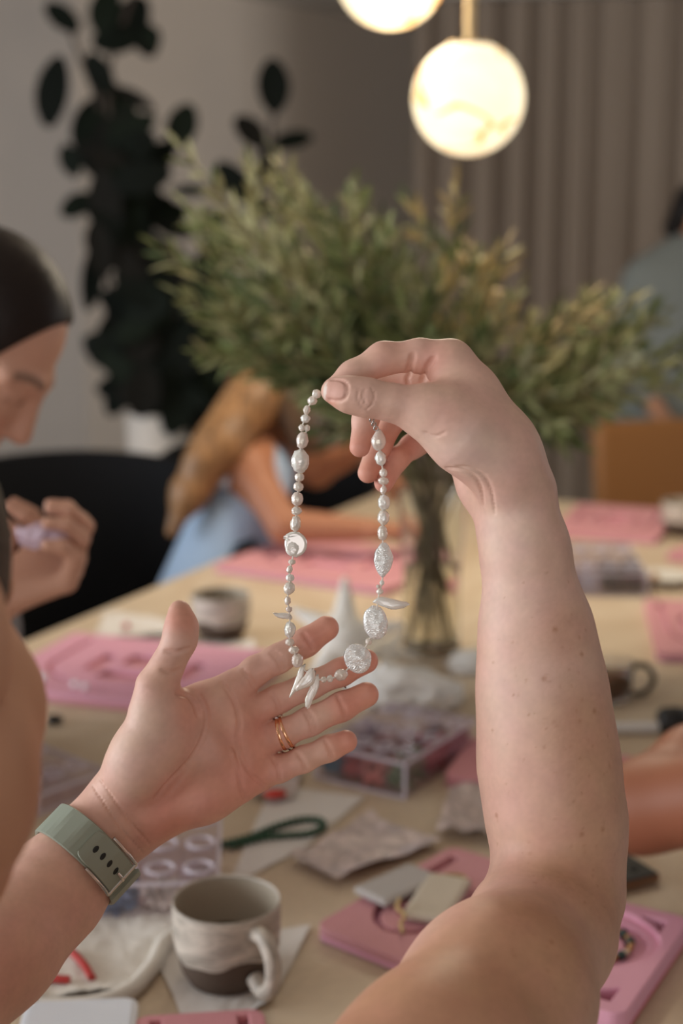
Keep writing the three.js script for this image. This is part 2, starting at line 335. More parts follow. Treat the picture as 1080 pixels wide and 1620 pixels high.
// right arm, thumb side towards us
const rightCore = [
  ...chain([[816, 790, 0.843, 56], [830, 870, 0.843, 60], [848, 1000, 0.842, 80], [858, 1100, 0.841, 93], [868, 1210, 0.840, 101], [880, 1310, 0.838, 96], [885, 1405, 0.835, 91]], 0.02),
  ...chain([[930, 1300, 0.845, 36], [946, 1420, 0.84, 24]], 0.02),
  ...chain([[828, 770, 0.838, 44], [795, 700, 0.838, 42], [742, 622, 0.842, 36], [713, 573, 0.843, 32]], 0.014),
  ...chain([[818, 760, 0.86, 46], [770, 670, 0.868, 38], [712, 590, 0.868, 30]], 0.014),
  ...chain([[808, 775, 0.87, 46], [755, 690, 0.885, 36], [706, 615, 0.89, 28]], 0.014),
  ...chain([[800, 785, 0.875, 44], [745, 712, 0.90, 34], [705, 650, 0.905, 26]], 0.014),
  ...chain([[798, 745, 0.828, 46], [733, 690, 0.822, 50], [690, 656, 0.820, 40]], 0.016),
  ...chain([[790, 720, 0.832, 44], [735, 640, 0.838, 40]], 0.02),
  ...chain([[738, 738, 0.862, 26], [758, 772, 0.858, 27], [780, 830, 0.848, 18]], 0.012),
];
const rightLimbs = [
  { k: 0.014, prims: chain([[882, 1416, 0.835, 88], [858, 1472, 0.81, 106], [788, 1580, 0.74, 142], [690, 1710, 0.68, 160], [560, 1850, 0.64, 172], [440, 1960, 0.60, 180]], 0.02) },
  { k: 0.012, prims: chain([[700, 660, 0.820, 40], [660, 647, 0.819, 33], [620, 637, 0.817, 27.5], [580, 629, 0.816, 28.5], [552, 624, 0.816, 26], [530, 618, 0.818, 21.5]], 0.006) },
  { k: 0.008, prims: chain([[713, 573, 0.843, 32], [665, 563, 0.844, 25.5], [606, 567, 0.843, 24.5], [558, 594, 0.840, 22], [527, 619, 0.836, 19.5]], 0.005) },
  { k: 0.006, prims: chain([[712, 592, 0.868, 29], [650, 602, 0.874, 22], [598, 616, 0.874, 21], [578, 664, 0.868, 20], [569, 707, 0.862, 16.5]], 0.004) },
  { k: 0.006, prims: chain([[706, 618, 0.890, 27], [650, 640, 0.898, 21], [622, 662, 0.896, 20], [599, 706, 0.886, 19], [582, 748, 0.879, 16.5]], 0.004) },
  { k: 0.006, prims: chain([[705, 652, 0.905, 25], [690, 690, 0.910, 19], [652, 706, 0.905, 18.5], [628, 726, 0.894, 17.5], [607, 764, 0.885, 15.5]], 0.004) },
];
const leftField = field(leftCore, leftLimbs), rightField = field(rightCore, rightLimbs);
const ray = (x, y) => at(x, y, 1).sub(EYE).normalize();
const onSkin = (f, x, y) => march(f, EYE, ray(x, y), 1.6);
// creases: thin grooves laid on the skin
function groove(f, pts, r, k = 0.0022, sink = 0.35) {
  const P = pts.map(([x, y]) => onSkin(f, x, y)).filter(Boolean), out = [];
  for (let i = 0; i + 1 < P.length; i++) if (P[i].distanceTo(P[i + 1]) < 0.04) {
    const off = (p) => p.clone().addScaledVector(EYE.clone().sub(p).normalize(), r * sink);
    out.push(cone(off(P[i]), off(P[i + 1]), r, r, k));
  }
  return out;
}
function smoothPts(pts, n = 14) { const c = new THREE.CatmullRomCurve3(pts.map(([x, y]) => V(x, y, 0))); return c.getPoints(n).map((p) => [p.x, p.y]); }
const gl = (pts, r = 0.0007, n = 14, k, s) => groove(leftField, smoothPts(pts, n), r, k, s), gr = (pts, r = 0.0007, n = 14, k, s) => groove(rightField, smoothPts(pts, n), r, k, s);
const leftCarve = [
  ...gl([[280, 1096], [296, 1100], [309, 1114], [314, 1132]], 0.0009), ...gl([[314, 1098], [327, 1130], [322, 1165], [302, 1200], [270, 1234], [246, 1262]], 0.0007, 22),
  ...gl([[352, 1080], [372, 1112], [380, 1150]], 0.0005), ...gl([[431, 1250], [404, 1232], [384, 1204], [376, 1172], [378, 1140]], 0.0006, 20),
  ...gl([[392, 1274], [384, 1255], [376, 1220], [366, 1186]], 0.0005), ...gl([[157, 1232], [185, 1272], [213, 1310], [238, 1338]], 0.0004, 20, 0.0014), ...gl([[146, 1243], [172, 1282], [200, 1322], [226, 1350]], 0.0003, 20, 0.0012),
  ...gl([[428, 1032], [440, 1046], [446, 1062]], 0.0006, 6), ...gl([[434, 1029], [447, 1044], [452, 1058]], 0.0005, 6), ...gl([[480, 1002], [488, 1014], [495, 1027]], 0.0005, 6), ...gl([[384, 1060], [396, 1075], [402, 1086]], 0.0006, 6),
  ...gl([[482, 1068], [492, 1082], [498, 1097]], 0.0006, 6), ...gl([[428, 1096], [438, 1112], [442, 1126]], 0.0006, 6),
  ...gl([[479, 1122], [490, 1140], [496, 1162]], 0.0006, 6), ...gl([[484, 1119], [496, 1138], [502, 1158]], 0.0005, 6), ...gl([[532, 1098], [541, 1116], [547, 1136]], 0.0005, 6),
  ...gl([[470, 1190], [479, 1203], [484, 1219]], 0.0006, 6), ...gl([[514, 1170], [521, 1184], [526, 1198]], 0.0005, 6), ...gl([[432, 1200], [440, 1216], [443, 1236]], 0.0006, 6),
  ...gl([[262, 1030], [281, 1032], [300, 1026]], 0.0006, 6), ...gl([[256, 1060], [270, 1064], [286, 1060]], 0.0005, 6),
];
const rightCarve = [
  ...gr([[650, 588], [644, 598], [646, 606]], 0.0007, 6, 0.0015), ...gr([[653, 560], [650, 575], [646, 590]], 0.0008, 8, 0.0025),
  ...gr([[686, 566], [676, 582], [668, 602]], 0.0005, 8, 0.003), ...gr([[568, 614], [566, 626], [570, 640], [580, 648]], 0.0003, 10, 0.001), ...gr([[588, 614], [592, 626], [588, 640], [580, 648]], 0.0003, 10, 0.001), ...gr([[576, 616], [574, 628], [579, 640]], 0.0003, 8, 0.0012),
  ...gr([[672, 684], [688, 690], [704, 684]], 0.0004, 8, 0.0012),
  ...gr([[707, 741], [730, 744], [750, 754], [761, 774], [764, 800]], 0.0006, 16, 0.0018), ...gr([[724, 738], [748, 742], [768, 756], [778, 780], [782, 812]], 0.0004, 20, 0.0016),
];
// nails of the right hand: a plate with a groove around its root
function nailOutline(cx, cy, w, h, ang, n = 24, from = 0, to = Math.PI * 2) { const o = []; for (let i = 0; i <= n; i++) { const t = from + ((to - from) * i) / n, c = Math.cos(t), s = Math.sin(t), x = Math.sign(c) * Math.pow(Math.abs(c), 0.7) * w, y = Math.sign(s) * Math.pow(Math.abs(s), 0.7) * h; o.push([cx + x * Math.cos(ang) - y * Math.sin(ang), cy + x * Math.sin(ang) + y * Math.cos(ang)]); } return o; }
const THUMB_NAIL = [530, 617, 19, 17, 0.1];
rightCarve.push(...groove(rightField, nailOutline(...THUMB_NAIL, 30, -1.9, 1.9), 0.0006, 0.0012));
leftField.carve = leftCarve; rightField.carve = rightCarve;

const SKIN = [0.68, 0.415, 0.325], TAN = [0.54, 0.28, 0.17], RED = [0.62, 0.235, 0.165], PALE = [0.72, 0.53, 0.44], NAIL = [0.64, 0.36, 0.29];
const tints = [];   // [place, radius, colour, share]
const tint = (f, x, y, rpx, c, w) => { const p = f ? onSkin(f, x, y) : at(x, y, 0.85); if (p) tints.push([p, rp(rpx, 0.85), c, w]); };
for (const [x, y, r] of [[520, 990, 38], [582, 1044, 36], [582, 1098, 38], [548, 1174, 36], [288, 975, 34], [566, 712, 40], [584, 748, 34], [606, 762, 34], [520, 630, 18], [490, 1015, 34], [545, 1062, 32], [545, 1118, 32], [510, 1190, 30]]) tint(r > 30 && y > 900 ? leftField : rightField, x, y, r, RED, 0.62);
for (const [x, y, r, w] of [[400, 1120, 60, 0.4], [410, 1190, 66, 0.5], [380, 1245, 60, 0.5], [300, 1275, 66, 0.5], [250, 1310, 55, 0.5], [300, 1120, 40, 0.35], [440, 1080, 40, 0.35]]) tint(leftField, x, y, r, RED, w);
for (const [x, y, r, w] of [[220, 1180, 60, 0.6], [240, 1130, 44, 0.5], [205, 1230, 44, 0.4], [275, 1020, 24, 0.25]]) tint(leftField, x, y, r, PALE, w);
for (const [x, y, r, w] of [[700, 700, 60, 0.5], [760, 720, 50, 0.5], [800, 840, 60, 0.55], [790, 950, 70, 0.5], [800, 1100, 80, 0.4]]) tint(rightField, x, y, r, PALE, w);
for (const [x, y, r, w] of [[700, 665, 34, 0.25], [670, 590, 36, 0.35], [620, 560, 40, 0.25], [690, 560, 30, 0.3], [630, 720, 40, 0.5], [600, 690, 40, 0.45], [640, 700, 30, 0.4]]) tint(rightField, x, y, r, RED, w);
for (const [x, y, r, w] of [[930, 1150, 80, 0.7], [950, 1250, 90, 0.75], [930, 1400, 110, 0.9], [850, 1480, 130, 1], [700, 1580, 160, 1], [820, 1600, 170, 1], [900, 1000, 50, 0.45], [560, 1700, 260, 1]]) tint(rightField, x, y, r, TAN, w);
const nailC = onSkin(rightField, THUMB_NAIL[0], THUMB_NAIL[1]), nailX = at(540, 810 + 0, 1).sub(at(500, 806, 1)).normalize(), nailY = UPV.clone();
const freckles = []; for (let i = 0; i < 150; i++) { const x = rnd(775, 975), y = rnd(880, 1600), p = onSkin(rightField, x, y); if (p) freckles.push([p, rnd(0.0007, 0.0016), rnd(0.25, 0.6)]); }
for (const [x, y] of [[860, 1074], [878, 996], [920, 1035], [940, 1125], [785, 1290], [872, 1490], [920, 1320], [953, 1312]]) freckles.push([onSkin(rightField, x, y), 0.0022, 0.75]);
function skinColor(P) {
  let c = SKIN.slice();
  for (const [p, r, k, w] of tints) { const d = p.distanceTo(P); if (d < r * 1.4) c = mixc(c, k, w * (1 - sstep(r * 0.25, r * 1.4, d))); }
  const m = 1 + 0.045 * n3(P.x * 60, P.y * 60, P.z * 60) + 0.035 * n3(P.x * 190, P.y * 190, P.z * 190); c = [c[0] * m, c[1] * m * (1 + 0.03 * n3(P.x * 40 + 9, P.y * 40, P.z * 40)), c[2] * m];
  for (const [p, r, w] of freckles) { const d = p.distanceTo(P); if (d < r) c = mixc(c, [0.36, 0.15, 0.07], w * (1 - d / r)); }
  const v = P.clone().sub(nailC), a = v.dot(nailX) / rp(THUMB_NAIL[2], 0.82), b = v.dot(nailY) / rp(THUMB_NAIL[3], 0.82), e = Math.pow(Math.abs(a), 2.8) + Math.pow(Math.abs(b), 2.8);
  if (e < 1.15 && v.length() < 0.02) c = mixc(c, a < -0.72 ? [0.72, 0.62, 0.55] : NAIL, 0.85 * (1 - sstep(0.8, 1.15, e)));
  return c;
}
const skinM = phys(rgb(1, 1, 1), 0.52, { vertexColors: true, sheen: 0.2, sheenColor: rgb(0.9, 0.45, 0.35), sheenRoughness: 0.5, specularIntensity: 0.6 });
// a head: skull, face and ears round a centre, looking along fwd
function headPrims(C, fwd, s = 1, up0 = V(0, 1, 0)) {
  const z = fwd.clone().normalize(), x = up0.clone().cross(z).normalize(), y = z.clone().cross(x), m = new THREE.Matrix4().makeBasis(x, y, z);
  const L = (a, b, c) => C.clone().addScaledVector(x, a * s).addScaledVector(y, b * s).addScaledVector(z, c * s), c2 = (a, b, ra, rb, k = 0.01) => cone(L(...a), L(...b), ra * s, rb * s, k * s), e2 = (a, r, k = 0.012) => ell(L(...a), V(...r).multiplyScalar(s), k * s, m);
  const prims = [...[-1, 1].map((q) => e2([q * 0.045, -0.045, 0.018], [0.026, 0.056, 0.04], 0.03)), e2([0, 0.035, -0.012], [0.073, 0.085, 0.092], 0.02), e2([0, -0.03, 0.03], [0.061, 0.085, 0.063], 0.02), c2([0, -0.098, 0.06], [0, -0.09, 0.05], 0.021, 0.028, 0.02)];
  for (const q of [-1, 1]) prims.push(c2([q * 0.048, -0.06, 0.005], [q * 0.018, -0.095, 0.052], 0.022, 0.02, 0.02), e2([q * 0.038, -0.028, 0.056], [0.026, 0.026, 0.026], 0.02), e2([q * 0.031, 0.004, 0.069], [0.016, 0.012, 0.014], 0.008), c2([q * 0.012, 0.024, 0.083], [q * 0.05, 0.023, 0.062], 0.009, 0.009, 0.014), e2([q * 0.073, -0.012, -0.012], [0.01, 0.031, 0.019], 0.006), e2([q * 0.013, -0.038, 0.088], [0.009, 0.008, 0.01], 0.007));
  prims.push(c2([0, 0.012, 0.085], [0, -0.033, 0.104], 0.009, 0.012, 0.012), c2([-0.018, -0.066, 0.083], [0.018, -0.066, 0.083], 0.006, 0.006, 0.006), c2([-0.015, -0.076, 0.081], [0.015, -0.076, 0.081], 0.0075, 0.0075, 0.006));
  const carve = [c2([-0.022, -0.071, 0.092], [0.022, -0.071, 0.092], 0.0016, 0.0016, 0.003)];
  return { prims, carve, L, m, x, y, z, s };
}
function faceTint(h, base) {   // brows, lips, lids
  const marks = []; for (const q of [-1, 1]) { for (let i = 0; i < 7; i++) marks.push([h.L(q * (0.014 + i * 0.006), 0.028 + 0.004 * Math.sin(i / 6 * 3), 0.09 - i * 0.0035), 0.0075, [0.10, 0.06, 0.04], 0.75]); for (let i = 0; i < 5; i++) marks.push([h.L(q * (0.02 + i * 0.0055), 0.0015 - 0.003 * Math.sin(i / 4 * 3), 0.084 - i * 0.002), 0.0055, [0.06, 0.035, 0.025], 0.8]); marks.push([h.L(q * 0.042, -0.035, 0.08), 0.028, RED, 0.3]); }
  for (let i = -3; i <= 3; i++) marks.push([h.L(i * 0.006, -0.071, 0.09), 0.011, [0.45, 0.16, 0.13], 0.6]);
  return (P) => { let c = base.slice(); for (const [p, r, k, w] of marks) { const d = p.distanceTo(P); if (d < r) c = mixc(c, k, w * (1 - sstep(0.3, 1, d / r))); } return c; };
}
const hairM = (c, rough = 0.5) => phys(c, rough, { specularIntensity: 0.3 });
function handPrims(w, dir, palm, size = 1, curl = 0.5, side = 1) {  // wrist, pointing direction, palm normal; returns palm prims and finger limbs
  const z = dir.clone().normalize(), y = palm.clone().addScaledVector(z, -palm.dot(z)).normalize(), x = y.clone().cross(z).multiplyScalar(side);
  const L = (a, b, c) => w.clone().addScaledVector(x, a * size).addScaledVector(y, b * size).addScaledVector(z, c * size);
  const core = [], limbs = [];
  for (let i = 0; i < 4; i++) {
    const a = (i - 1.5) * 0.019, len = [0.078, 0.088, 0.083, 0.066][i], mc = [0.088, 0.09, 0.085, 0.078][i];
    core.push(cone(L(a * 0.6, 0, 0.01), L(a, 0, mc), 0.017 * size, 0.0125 * size, 0.012));
    let p = [a, 0, mc], ang = 0.1; const pr = [];
    for (let k = 0; k < 3; k++) { ang += curl * [0.9, 1.2, 0.8][k]; const s = len * [0.5, 0.3, 0.24][k], q = [p[0] + a * 0.05, p[1] + Math.sin(ang) * s, p[2] + Math.cos(ang) * s]; pr.push(cone(L(...p), L(...q), (0.0098 - k * 0.001) * size, (0.009 - k * 0.001) * size, 0.004)); p = q; }
    limbs.push({ k: 0.008, prims: pr });
  }
  core.push(cone(L(-0.018, 0.008, 0.015), L(-0.03, 0.012, 0.05), 0.018 * size, 0.014 * size, 0.014));
  limbs.push({ k: 0.01, prims: [cone(L(-0.03, 0.012, 0.048), L(-0.036, 0.03, 0.078), 0.0125 * size, 0.01 * size, 0.005), cone(L(-0.036, 0.03, 0.078), L(-0.024, 0.042, 0.104), 0.0105 * size, 0.0075 * size, 0.005)] });
  return { core, limbs };
}
// ---- the maker
{
  const me = thing('person', 'person in the foreground seen from behind, holding up a pearl necklace with both bare arms', 'person');
  const C = at(-282, 1022, 0.575), h = headPrims(C, V(0.20, -0.40, -0.90), 1.0, V(-0.3, 1, 0));
  const sR = at(440, 1960, 0.60), sL = V(-0.42, 0.98, -0.38), eL = at(-330, 1830, 0.70), nb = V(-0.2, 1.0, -0.43), hip = V(-0.24, 0.53, -0.24);
  const torso = field([...h.prims, cone(C.clone().add(V(-0.01, -0.05, 0.03)), nb, 0.052, 0.062, 0.03), cone(nb, sR, 0.06, 0.052, 0.04), cone(nb, sL, 0.06, 0.055, 0.04),
    cone(nb.clone().add(V(0.06, -0.1, 0)), hip.clone().add(V(0.07, 0.1, 0)), 0.105, 0.115, 0.06), cone(nb.clone().add(V(-0.07, -0.1, 0)), hip.clone().add(V(-0.07, 0.1, 0)), 0.105, 0.115, 0.06), cone(hip.clone().add(V(0.08, 0, 0)), hip.clone().add(V(0.02, 0.0, -0.34)), 0.09, 0.075, 0.03), cone(hip.clone().add(V(-0.08, 0, 0)), hip.clone().add(V(-0.14, 0.0, -0.34)), 0.09, 0.075, 0.03),
    cone(sL, eL, 0.05, 0.04, 0.03)], [], h.carve);
  const ft = faceTint(h, [0.60, 0.30, 0.18]);
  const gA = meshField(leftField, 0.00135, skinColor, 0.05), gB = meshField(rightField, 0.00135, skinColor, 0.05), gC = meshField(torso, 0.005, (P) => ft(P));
  part('body', mergeGeometries([gA, gB, gC]), skinM, me);
  // dark hair falling behind the ear
  const face = (x, y, z) => { const v = V(x, y, z).sub(C); const fz = v.dot(h.z), fy = v.dot(h.y); return fz - 0.018 + Math.max(0, -fy) * 0.25 - Math.max(0, fy) * 0.3; };
  const hair = field([ell(h.L(0, 0.035, -0.014), V(0.084, 0.096, 0.1), 0.02, h.m), ell(h.L(0.036, -0.09, -0.03), V(0.060, 0.125, 0.055), 0.03, h.m), ell(h.L(-0.02, -0.05, -0.04), V(0.045, 0.09, 0.045), 0.03, h.m), cone(h.L(0.0, -0.06, -0.06), h.L(-0.04, -0.3, -0.12), 0.05, 0.04, 0.03)], [], [], [face]);
  part('hair', meshField(hair, 0.004, null, 0.12), hairM(rgb(0.035, 0.02, 0.014)), me);
  const wear = field([cone(nb.clone().add(V(0.06, -0.12, 0)), hip.clone().add(V(0.07, 0.08, 0)), 0.114, 0.124, 0.06), cone(nb.clone().add(V(-0.07, -0.12, 0)), hip.clone().add(V(-0.07, 0.08, 0)), 0.114, 0.124, 0.06), cone(nb.clone().add(V(0.09, -0.01, 0)), nb.clone().add(V(0.08, -0.12, 0)), 0.068, 0.09, 0.03), cone(nb.clone().add(V(-0.1, -0.01, 0)), nb.clone().add(V(-0.1, -0.12, 0)), 0.068, 0.09, 0.03)]);
  part('top', meshField(wear, 0.007), std(rgb(0.75, 0.73, 0.68), 0.9), me);
}
// ---- seated woman at the left
{
  const p = thing('person', 'woman at the left edge, dark hair tied back, looking down at her raised hand', 'person');
  const d = 1.58, C = at(-44, 545, d), h = headPrims(C, V(0.70, -0.70, 0.12), 1.03);
  const base = [0.60, 0.33, 0.235], nb = at(-150, 850, d + 0.02), sF = at(-135, 900, d + 0.16), sN = at(-270, 900, d - 0.16), hip = nb.clone().add(V(-0.12, -0.5, 0.02));
  const wr = at(0, 940, 1.5), el = at(-170, 1080, 1.42);
  const hd = handPrims(wr, at(98, 900, 1.5).sub(wr), V(-0.1, 0.8, 0.3), 0.95, 0.85, -1);
  const wr2 = at(-10, 935, 1.62), el2 = at(-120, 1120, 1.72), hd2 = handPrims(wr2, at(60, 880, 1.58).sub(wr2), V(0.1, 0.7, 0.3), 0.9, 0.6, 1);
  const arm = [cone(sN, el, 0.047, 0.038, 0.02), cone(el, wr, 0.04, 0.026, 0.02), cone(sF, el2, 0.047, 0.038, 0.02), cone(el2, wr2, 0.04, 0.025, 0.02)];
  const body = field([...h.prims, cone(C.clone().add(V(-0.03, -0.06, 0)), nb, 0.05, 0.058, 0.03), cone(nb, sF, 0.055, 0.055, 0.04), cone(nb, sN, 0.055, 0.055, 0.04), cone(nb.clone().add(V(0, -0.12, 0.06)), hip.clone().add(V(0, 0.1, 0.07)), 0.1, 0.11, 0.06), cone(nb.clone().add(V(0, -0.12, -0.06)), hip.clone().add(V(0, 0.1, -0.07)), 0.1, 0.11, 0.06), cone(hip.clone().add(V(0, 0, 0.09)), hip.clone().add(V(0.42, 0.02, 0.1)), 0.09, 0.07, 0.03), cone(hip.clone().add(V(0, 0, -0.09)), hip.clone().add(V(0.42, 0.02, -0.1)), 0.09, 0.07, 0.03), ...arm, ...hd.core, ...hd2.core], [...hd.limbs, ...hd2.limbs], h.carve);
  const ft = faceTint(h, base);
  part('body', meshField(body, 0.0045, (P) => ft(P)), skinM, p);
  const cut = (x, y, z) => { const v = V(x, y, z).sub(C), fz = v.dot(h.z), fy = v.dot(h.y); return (fz - 0.034 - fy * 0.28) * 0.9; };
  const cut2 = (x, y, z) => { const v = V(x, y, z).sub(C); return -(v.dot(h.y) + 0.055 - v.dot(h.z) * 0.3) * 0.9; };
  const hair = field([ell(h.L(0, 0.037, -0.012), V(0.082, 0.093, 0.1), 0.02, h.m), cone(h.L(0, 0.07, -0.09), h.L(0, 0.1, -0.115), 0.03, 0.036, 0.02)], [], [], [cut, cut2]);
  part('hair', meshField(hair, 0.004, null, 0.12), hairM(rgb(0.018, 0.012, 0.010)), p);
  const wear = field([cone(nb.clone().add(V(0, -0.13, 0.06)), hip.clone().add(V(0, 0.08, 0.07)), 0.11, 0.12, 0.06), cone(nb.clone().add(V(0, -0.13, -0.06)), hip.clone().add(V(0, 0.08, -0.07)), 0.11, 0.12, 0.06), cone(sN, sF, 0.063, 0.063, 0.03)]);
  part('top', meshField(wear, 0.007), std(rgb(0.2, 0.2, 0.22), 0.9), p);
  const lap = field([cone(hip.clone().add(V(0, 0, 0.09)), hip.clone().add(V(0.42, 0.02, 0.1)), 0.1, 0.08, 0.03), cone(hip.clone().add(V(0, 0, -0.09)), hip.clone().add(V(0.42, 0.02, -0.1)), 0.1, 0.08, 0.03), cone(hip.clone().add(V(0.42, 0.02, 0.1)), hip.clone().add(V(0.42, -0.4, 0.1)), 0.07, 0.05, 0.02), cone(hip.clone().add(V(0.42, 0.02, -0.1)), hip.clone().add(V(0.42, -0.4, -0.1)), 0.07, 0.05, 0.02)]);
  part('trousers', meshField(lap, 0.008), std(rgb(0.22, 0.1, 0.035), 0.85), p);
  // the lilac shell piece between her fingers
  const q = at(66, 848, 1.47), g = new THREE.IcosahedronGeometry(0.02, 4), a = g.attributes.position;
  for (let i = 0; i < a.count; i++) { const v = V(a.getX(i), a.getY(i), a.getZ(i)), k = 1 + 0.25 * n3(v.x * 70, v.y * 70, v.z * 70); a.setXYZ(i, v.x * k * 1.4, v.y * k * 0.7, v.z * k); }
  g.computeVertexNormals(); solo('shell_piece', 'small lilac shell piece held in the fingers of the woman at the left', 'shell', g, phys(rgb(0.6, 0.45, 0.55), 0.3, { clearcoat: 0.5 }), q);
}
// ---- girl with long fair hair bent over the table
{
  const p = thing('person', 'girl in light blue tank top with long fair hair, bent over the table', 'person');
  const d = 2.95, C = at(448, 625, d), h = headPrims(C, V(0.55, -0.75, 0.2), 0.95);
  const nb = at(415, 712, d + 0.02), sN = at(392, 742, d - 0.1), sF = at(432, 722, d + 0.14), hip = at(318, 975, d + 0.05), eN = at(452, 832, d - 0.16), wN = at(585, 838, d - 0.2), eF = at(500, 745, d + 0.12), wF = at(590, 700, d + 0.02);
  const hd = handPrims(wN, at(640, 838, d - 0.2).sub(wN), V(0, -1, 0), 0.8, 0.3), hd2 = handPrims(wF, at(610, 730, d).sub(wF), V(0, -1, 0), 0.8, 0.4);
  const base = [0.36, 0.155, 0.085], ft = faceTint(h, base);
  const tr = [cone(nb.clone().lerp(hip, 0.12).add(V(0, 0, 0.06)), hip.clone().add(V(0, 0, 0.07)), 0.075, 0.1, 0.05), cone(nb.clone().lerp(hip, 0.12).add(V(0, 0, -0.06)), hip.clone().add(V(0, 0, -0.07)), 0.075, 0.1, 0.05)];
  const body = field([...h.prims, cone(C.clone().add(V(-0.02, -0.04, 0)), nb, 0.04, 0.045, 0.03), cone(nb, sN, 0.045, 0.042, 0.03), cone(nb, sF, 0.045, 0.042, 0.03), ...tr, cone(sN, eN, 0.042, 0.034, 0.02), cone(eN, wN, 0.035, 0.022, 0.015), cone(sF, eF, 0.042, 0.034, 0.02), cone(eF, wF, 0.034, 0.022, 0.015), ...hd.core, ...hd2.core], [...hd.limbs, ...hd2.limbs], h.carve);
  part('body', meshField(body, 0.0055, (P) => ft(P)), skinM, p);
  const grow = (t, k) => ({ ...t, ra: t.ra + k, rb: t.rb + k });
  const neckN = V(0.35, 0.9, 0), top = field([...tr.map((t) => grow(t, 0.01))], [], [], []);
  const strap = (a, b) => tube([a, a.clone().lerp(b, 0.5).add(V(0.0, 0.02, 0)), b], 0.011, 16, 8);
  part('top', meshField(top, 0.006), std(rgb(0.33, 0.44, 0.60), 0.9), p);
  part('strap', strap(at(350, 770, d - 0.13), at(418, 705, d - 0.06)), std(rgb(0.36, 0.42, 0.55), 0.9), p); part('strap', strap(at(418, 702, d - 0.06), at(448, 790, d - 0.12)), std(rgb(0.36, 0.42, 0.55), 0.9), p);
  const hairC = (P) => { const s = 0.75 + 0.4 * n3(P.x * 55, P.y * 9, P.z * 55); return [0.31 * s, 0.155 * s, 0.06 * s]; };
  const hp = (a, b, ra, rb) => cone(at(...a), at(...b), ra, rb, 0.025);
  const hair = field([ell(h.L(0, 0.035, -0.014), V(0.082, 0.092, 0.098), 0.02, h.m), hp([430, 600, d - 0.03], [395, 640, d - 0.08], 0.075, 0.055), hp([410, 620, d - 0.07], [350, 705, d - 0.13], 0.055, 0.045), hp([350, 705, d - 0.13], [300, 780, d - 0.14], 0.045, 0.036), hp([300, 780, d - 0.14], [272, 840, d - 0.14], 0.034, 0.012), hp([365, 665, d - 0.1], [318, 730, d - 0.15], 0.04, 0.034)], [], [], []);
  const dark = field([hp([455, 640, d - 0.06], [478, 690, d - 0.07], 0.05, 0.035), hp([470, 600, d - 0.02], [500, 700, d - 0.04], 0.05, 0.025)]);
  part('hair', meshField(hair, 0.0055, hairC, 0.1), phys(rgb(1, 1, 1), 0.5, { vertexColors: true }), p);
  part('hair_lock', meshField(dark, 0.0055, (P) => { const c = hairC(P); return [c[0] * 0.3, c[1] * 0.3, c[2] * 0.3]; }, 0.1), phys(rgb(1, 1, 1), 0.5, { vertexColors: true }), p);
  // trousers to the chair
  const lap = field([cone(hip.clone().add(V(0, 0, 0.08)), hip.clone().add(V(0.32, -0.03, 0.08)), 0.1, 0.06, 0.03), cone(hip.clone().add(V(0, 0, -0.08)), hip.clone().add(V(0.32, -0.03, -0.08)), 0.1, 0.06, 0.03)]);
  part('shorts', meshField(lap, 0.008), std(rgb(0.1, 0.13, 0.2), 0.9), p);
}
// ---- neighbour at the right: only the bent elbow reaches into the picture
{
  const p = thing('person', 'neighbour at the right edge, only a bent tanned elbow leaning over the table', 'person');
  const e = at(1012, 1278, 1.38), w = at(1260, 1110, 1.46), s = at(1350, 1230, 1.24), hd = handPrims(w, at(1230, 1010, 1.5).sub(w), V(0, -1, 0), 1, 0.4);
  const nb = s.clone().add(V(0.17, 0.1, 0.04)), hip = nb.clone().add(V(0.1, -0.45, 0.1)), C = nb.clone().add(V(-0.02, 0.2, -0.04)), h = headPrims(C, V(-0.7, -0.5, -0.5), 1);
  const ft = faceTint(h, [0.29, 0.105, 0.055]);
  const body = field([...h.prims, cone(C.clone().add(V(0.02, -0.05, 0.02)), nb, 0.05, 0.06, 0.03), cone(nb, s, 0.06, 0.055, 0.04), cone(nb, hip, 0.13, 0.13, 0.05), cone(s, e, 0.054, 0.04, 0.03), cone(e, e.clone().lerp(w, 0.35), 0.037, 0.041, 0.03), cone(e.clone().lerp(w, 0.35), w, 0.041, 0.027, 0.02), ...hd.core], hd.limbs, h.carve);
  part('body', meshField(body, 0.005, (P) => ft(P)), skinM, p);
  const hair = field([ell(h.L(0, 0.037, -0.014), V(0.082, 0.093, 0.1), 0.02, h.m), cone(h.L(0, -0.02, -0.06), h.L(0, -0.2, -0.1), 0.075, 0.055, 0.03), ell(h.L(0.03, -0.05, -0.03), V(0.062, 0.11, 0.06), 0.03, h.m), ell(h.L(-0.03, -0.05, -0.03), V(0.062, 0.11, 0.06), 0.03, h.m)], [], [], [(x, y, z) => V(x, y, z).sub(C).dot(h.z) - 0.022]);
  part('hair', meshField(hair, 0.006, null, 0.1), hairM(rgb(0.03, 0.02, 0.015)), p);
  part('top', meshField(field([cone(nb.clone().add(V(0, -0.04, 0)), hip, 0.14, 0.145, 0.05), cone(nb, s.clone().lerp(nb, 0.3), 0.07, 0.065, 0.03)]), 0.008), std(rgb(0.25, 0.22, 0.2), 0.9), p);
}
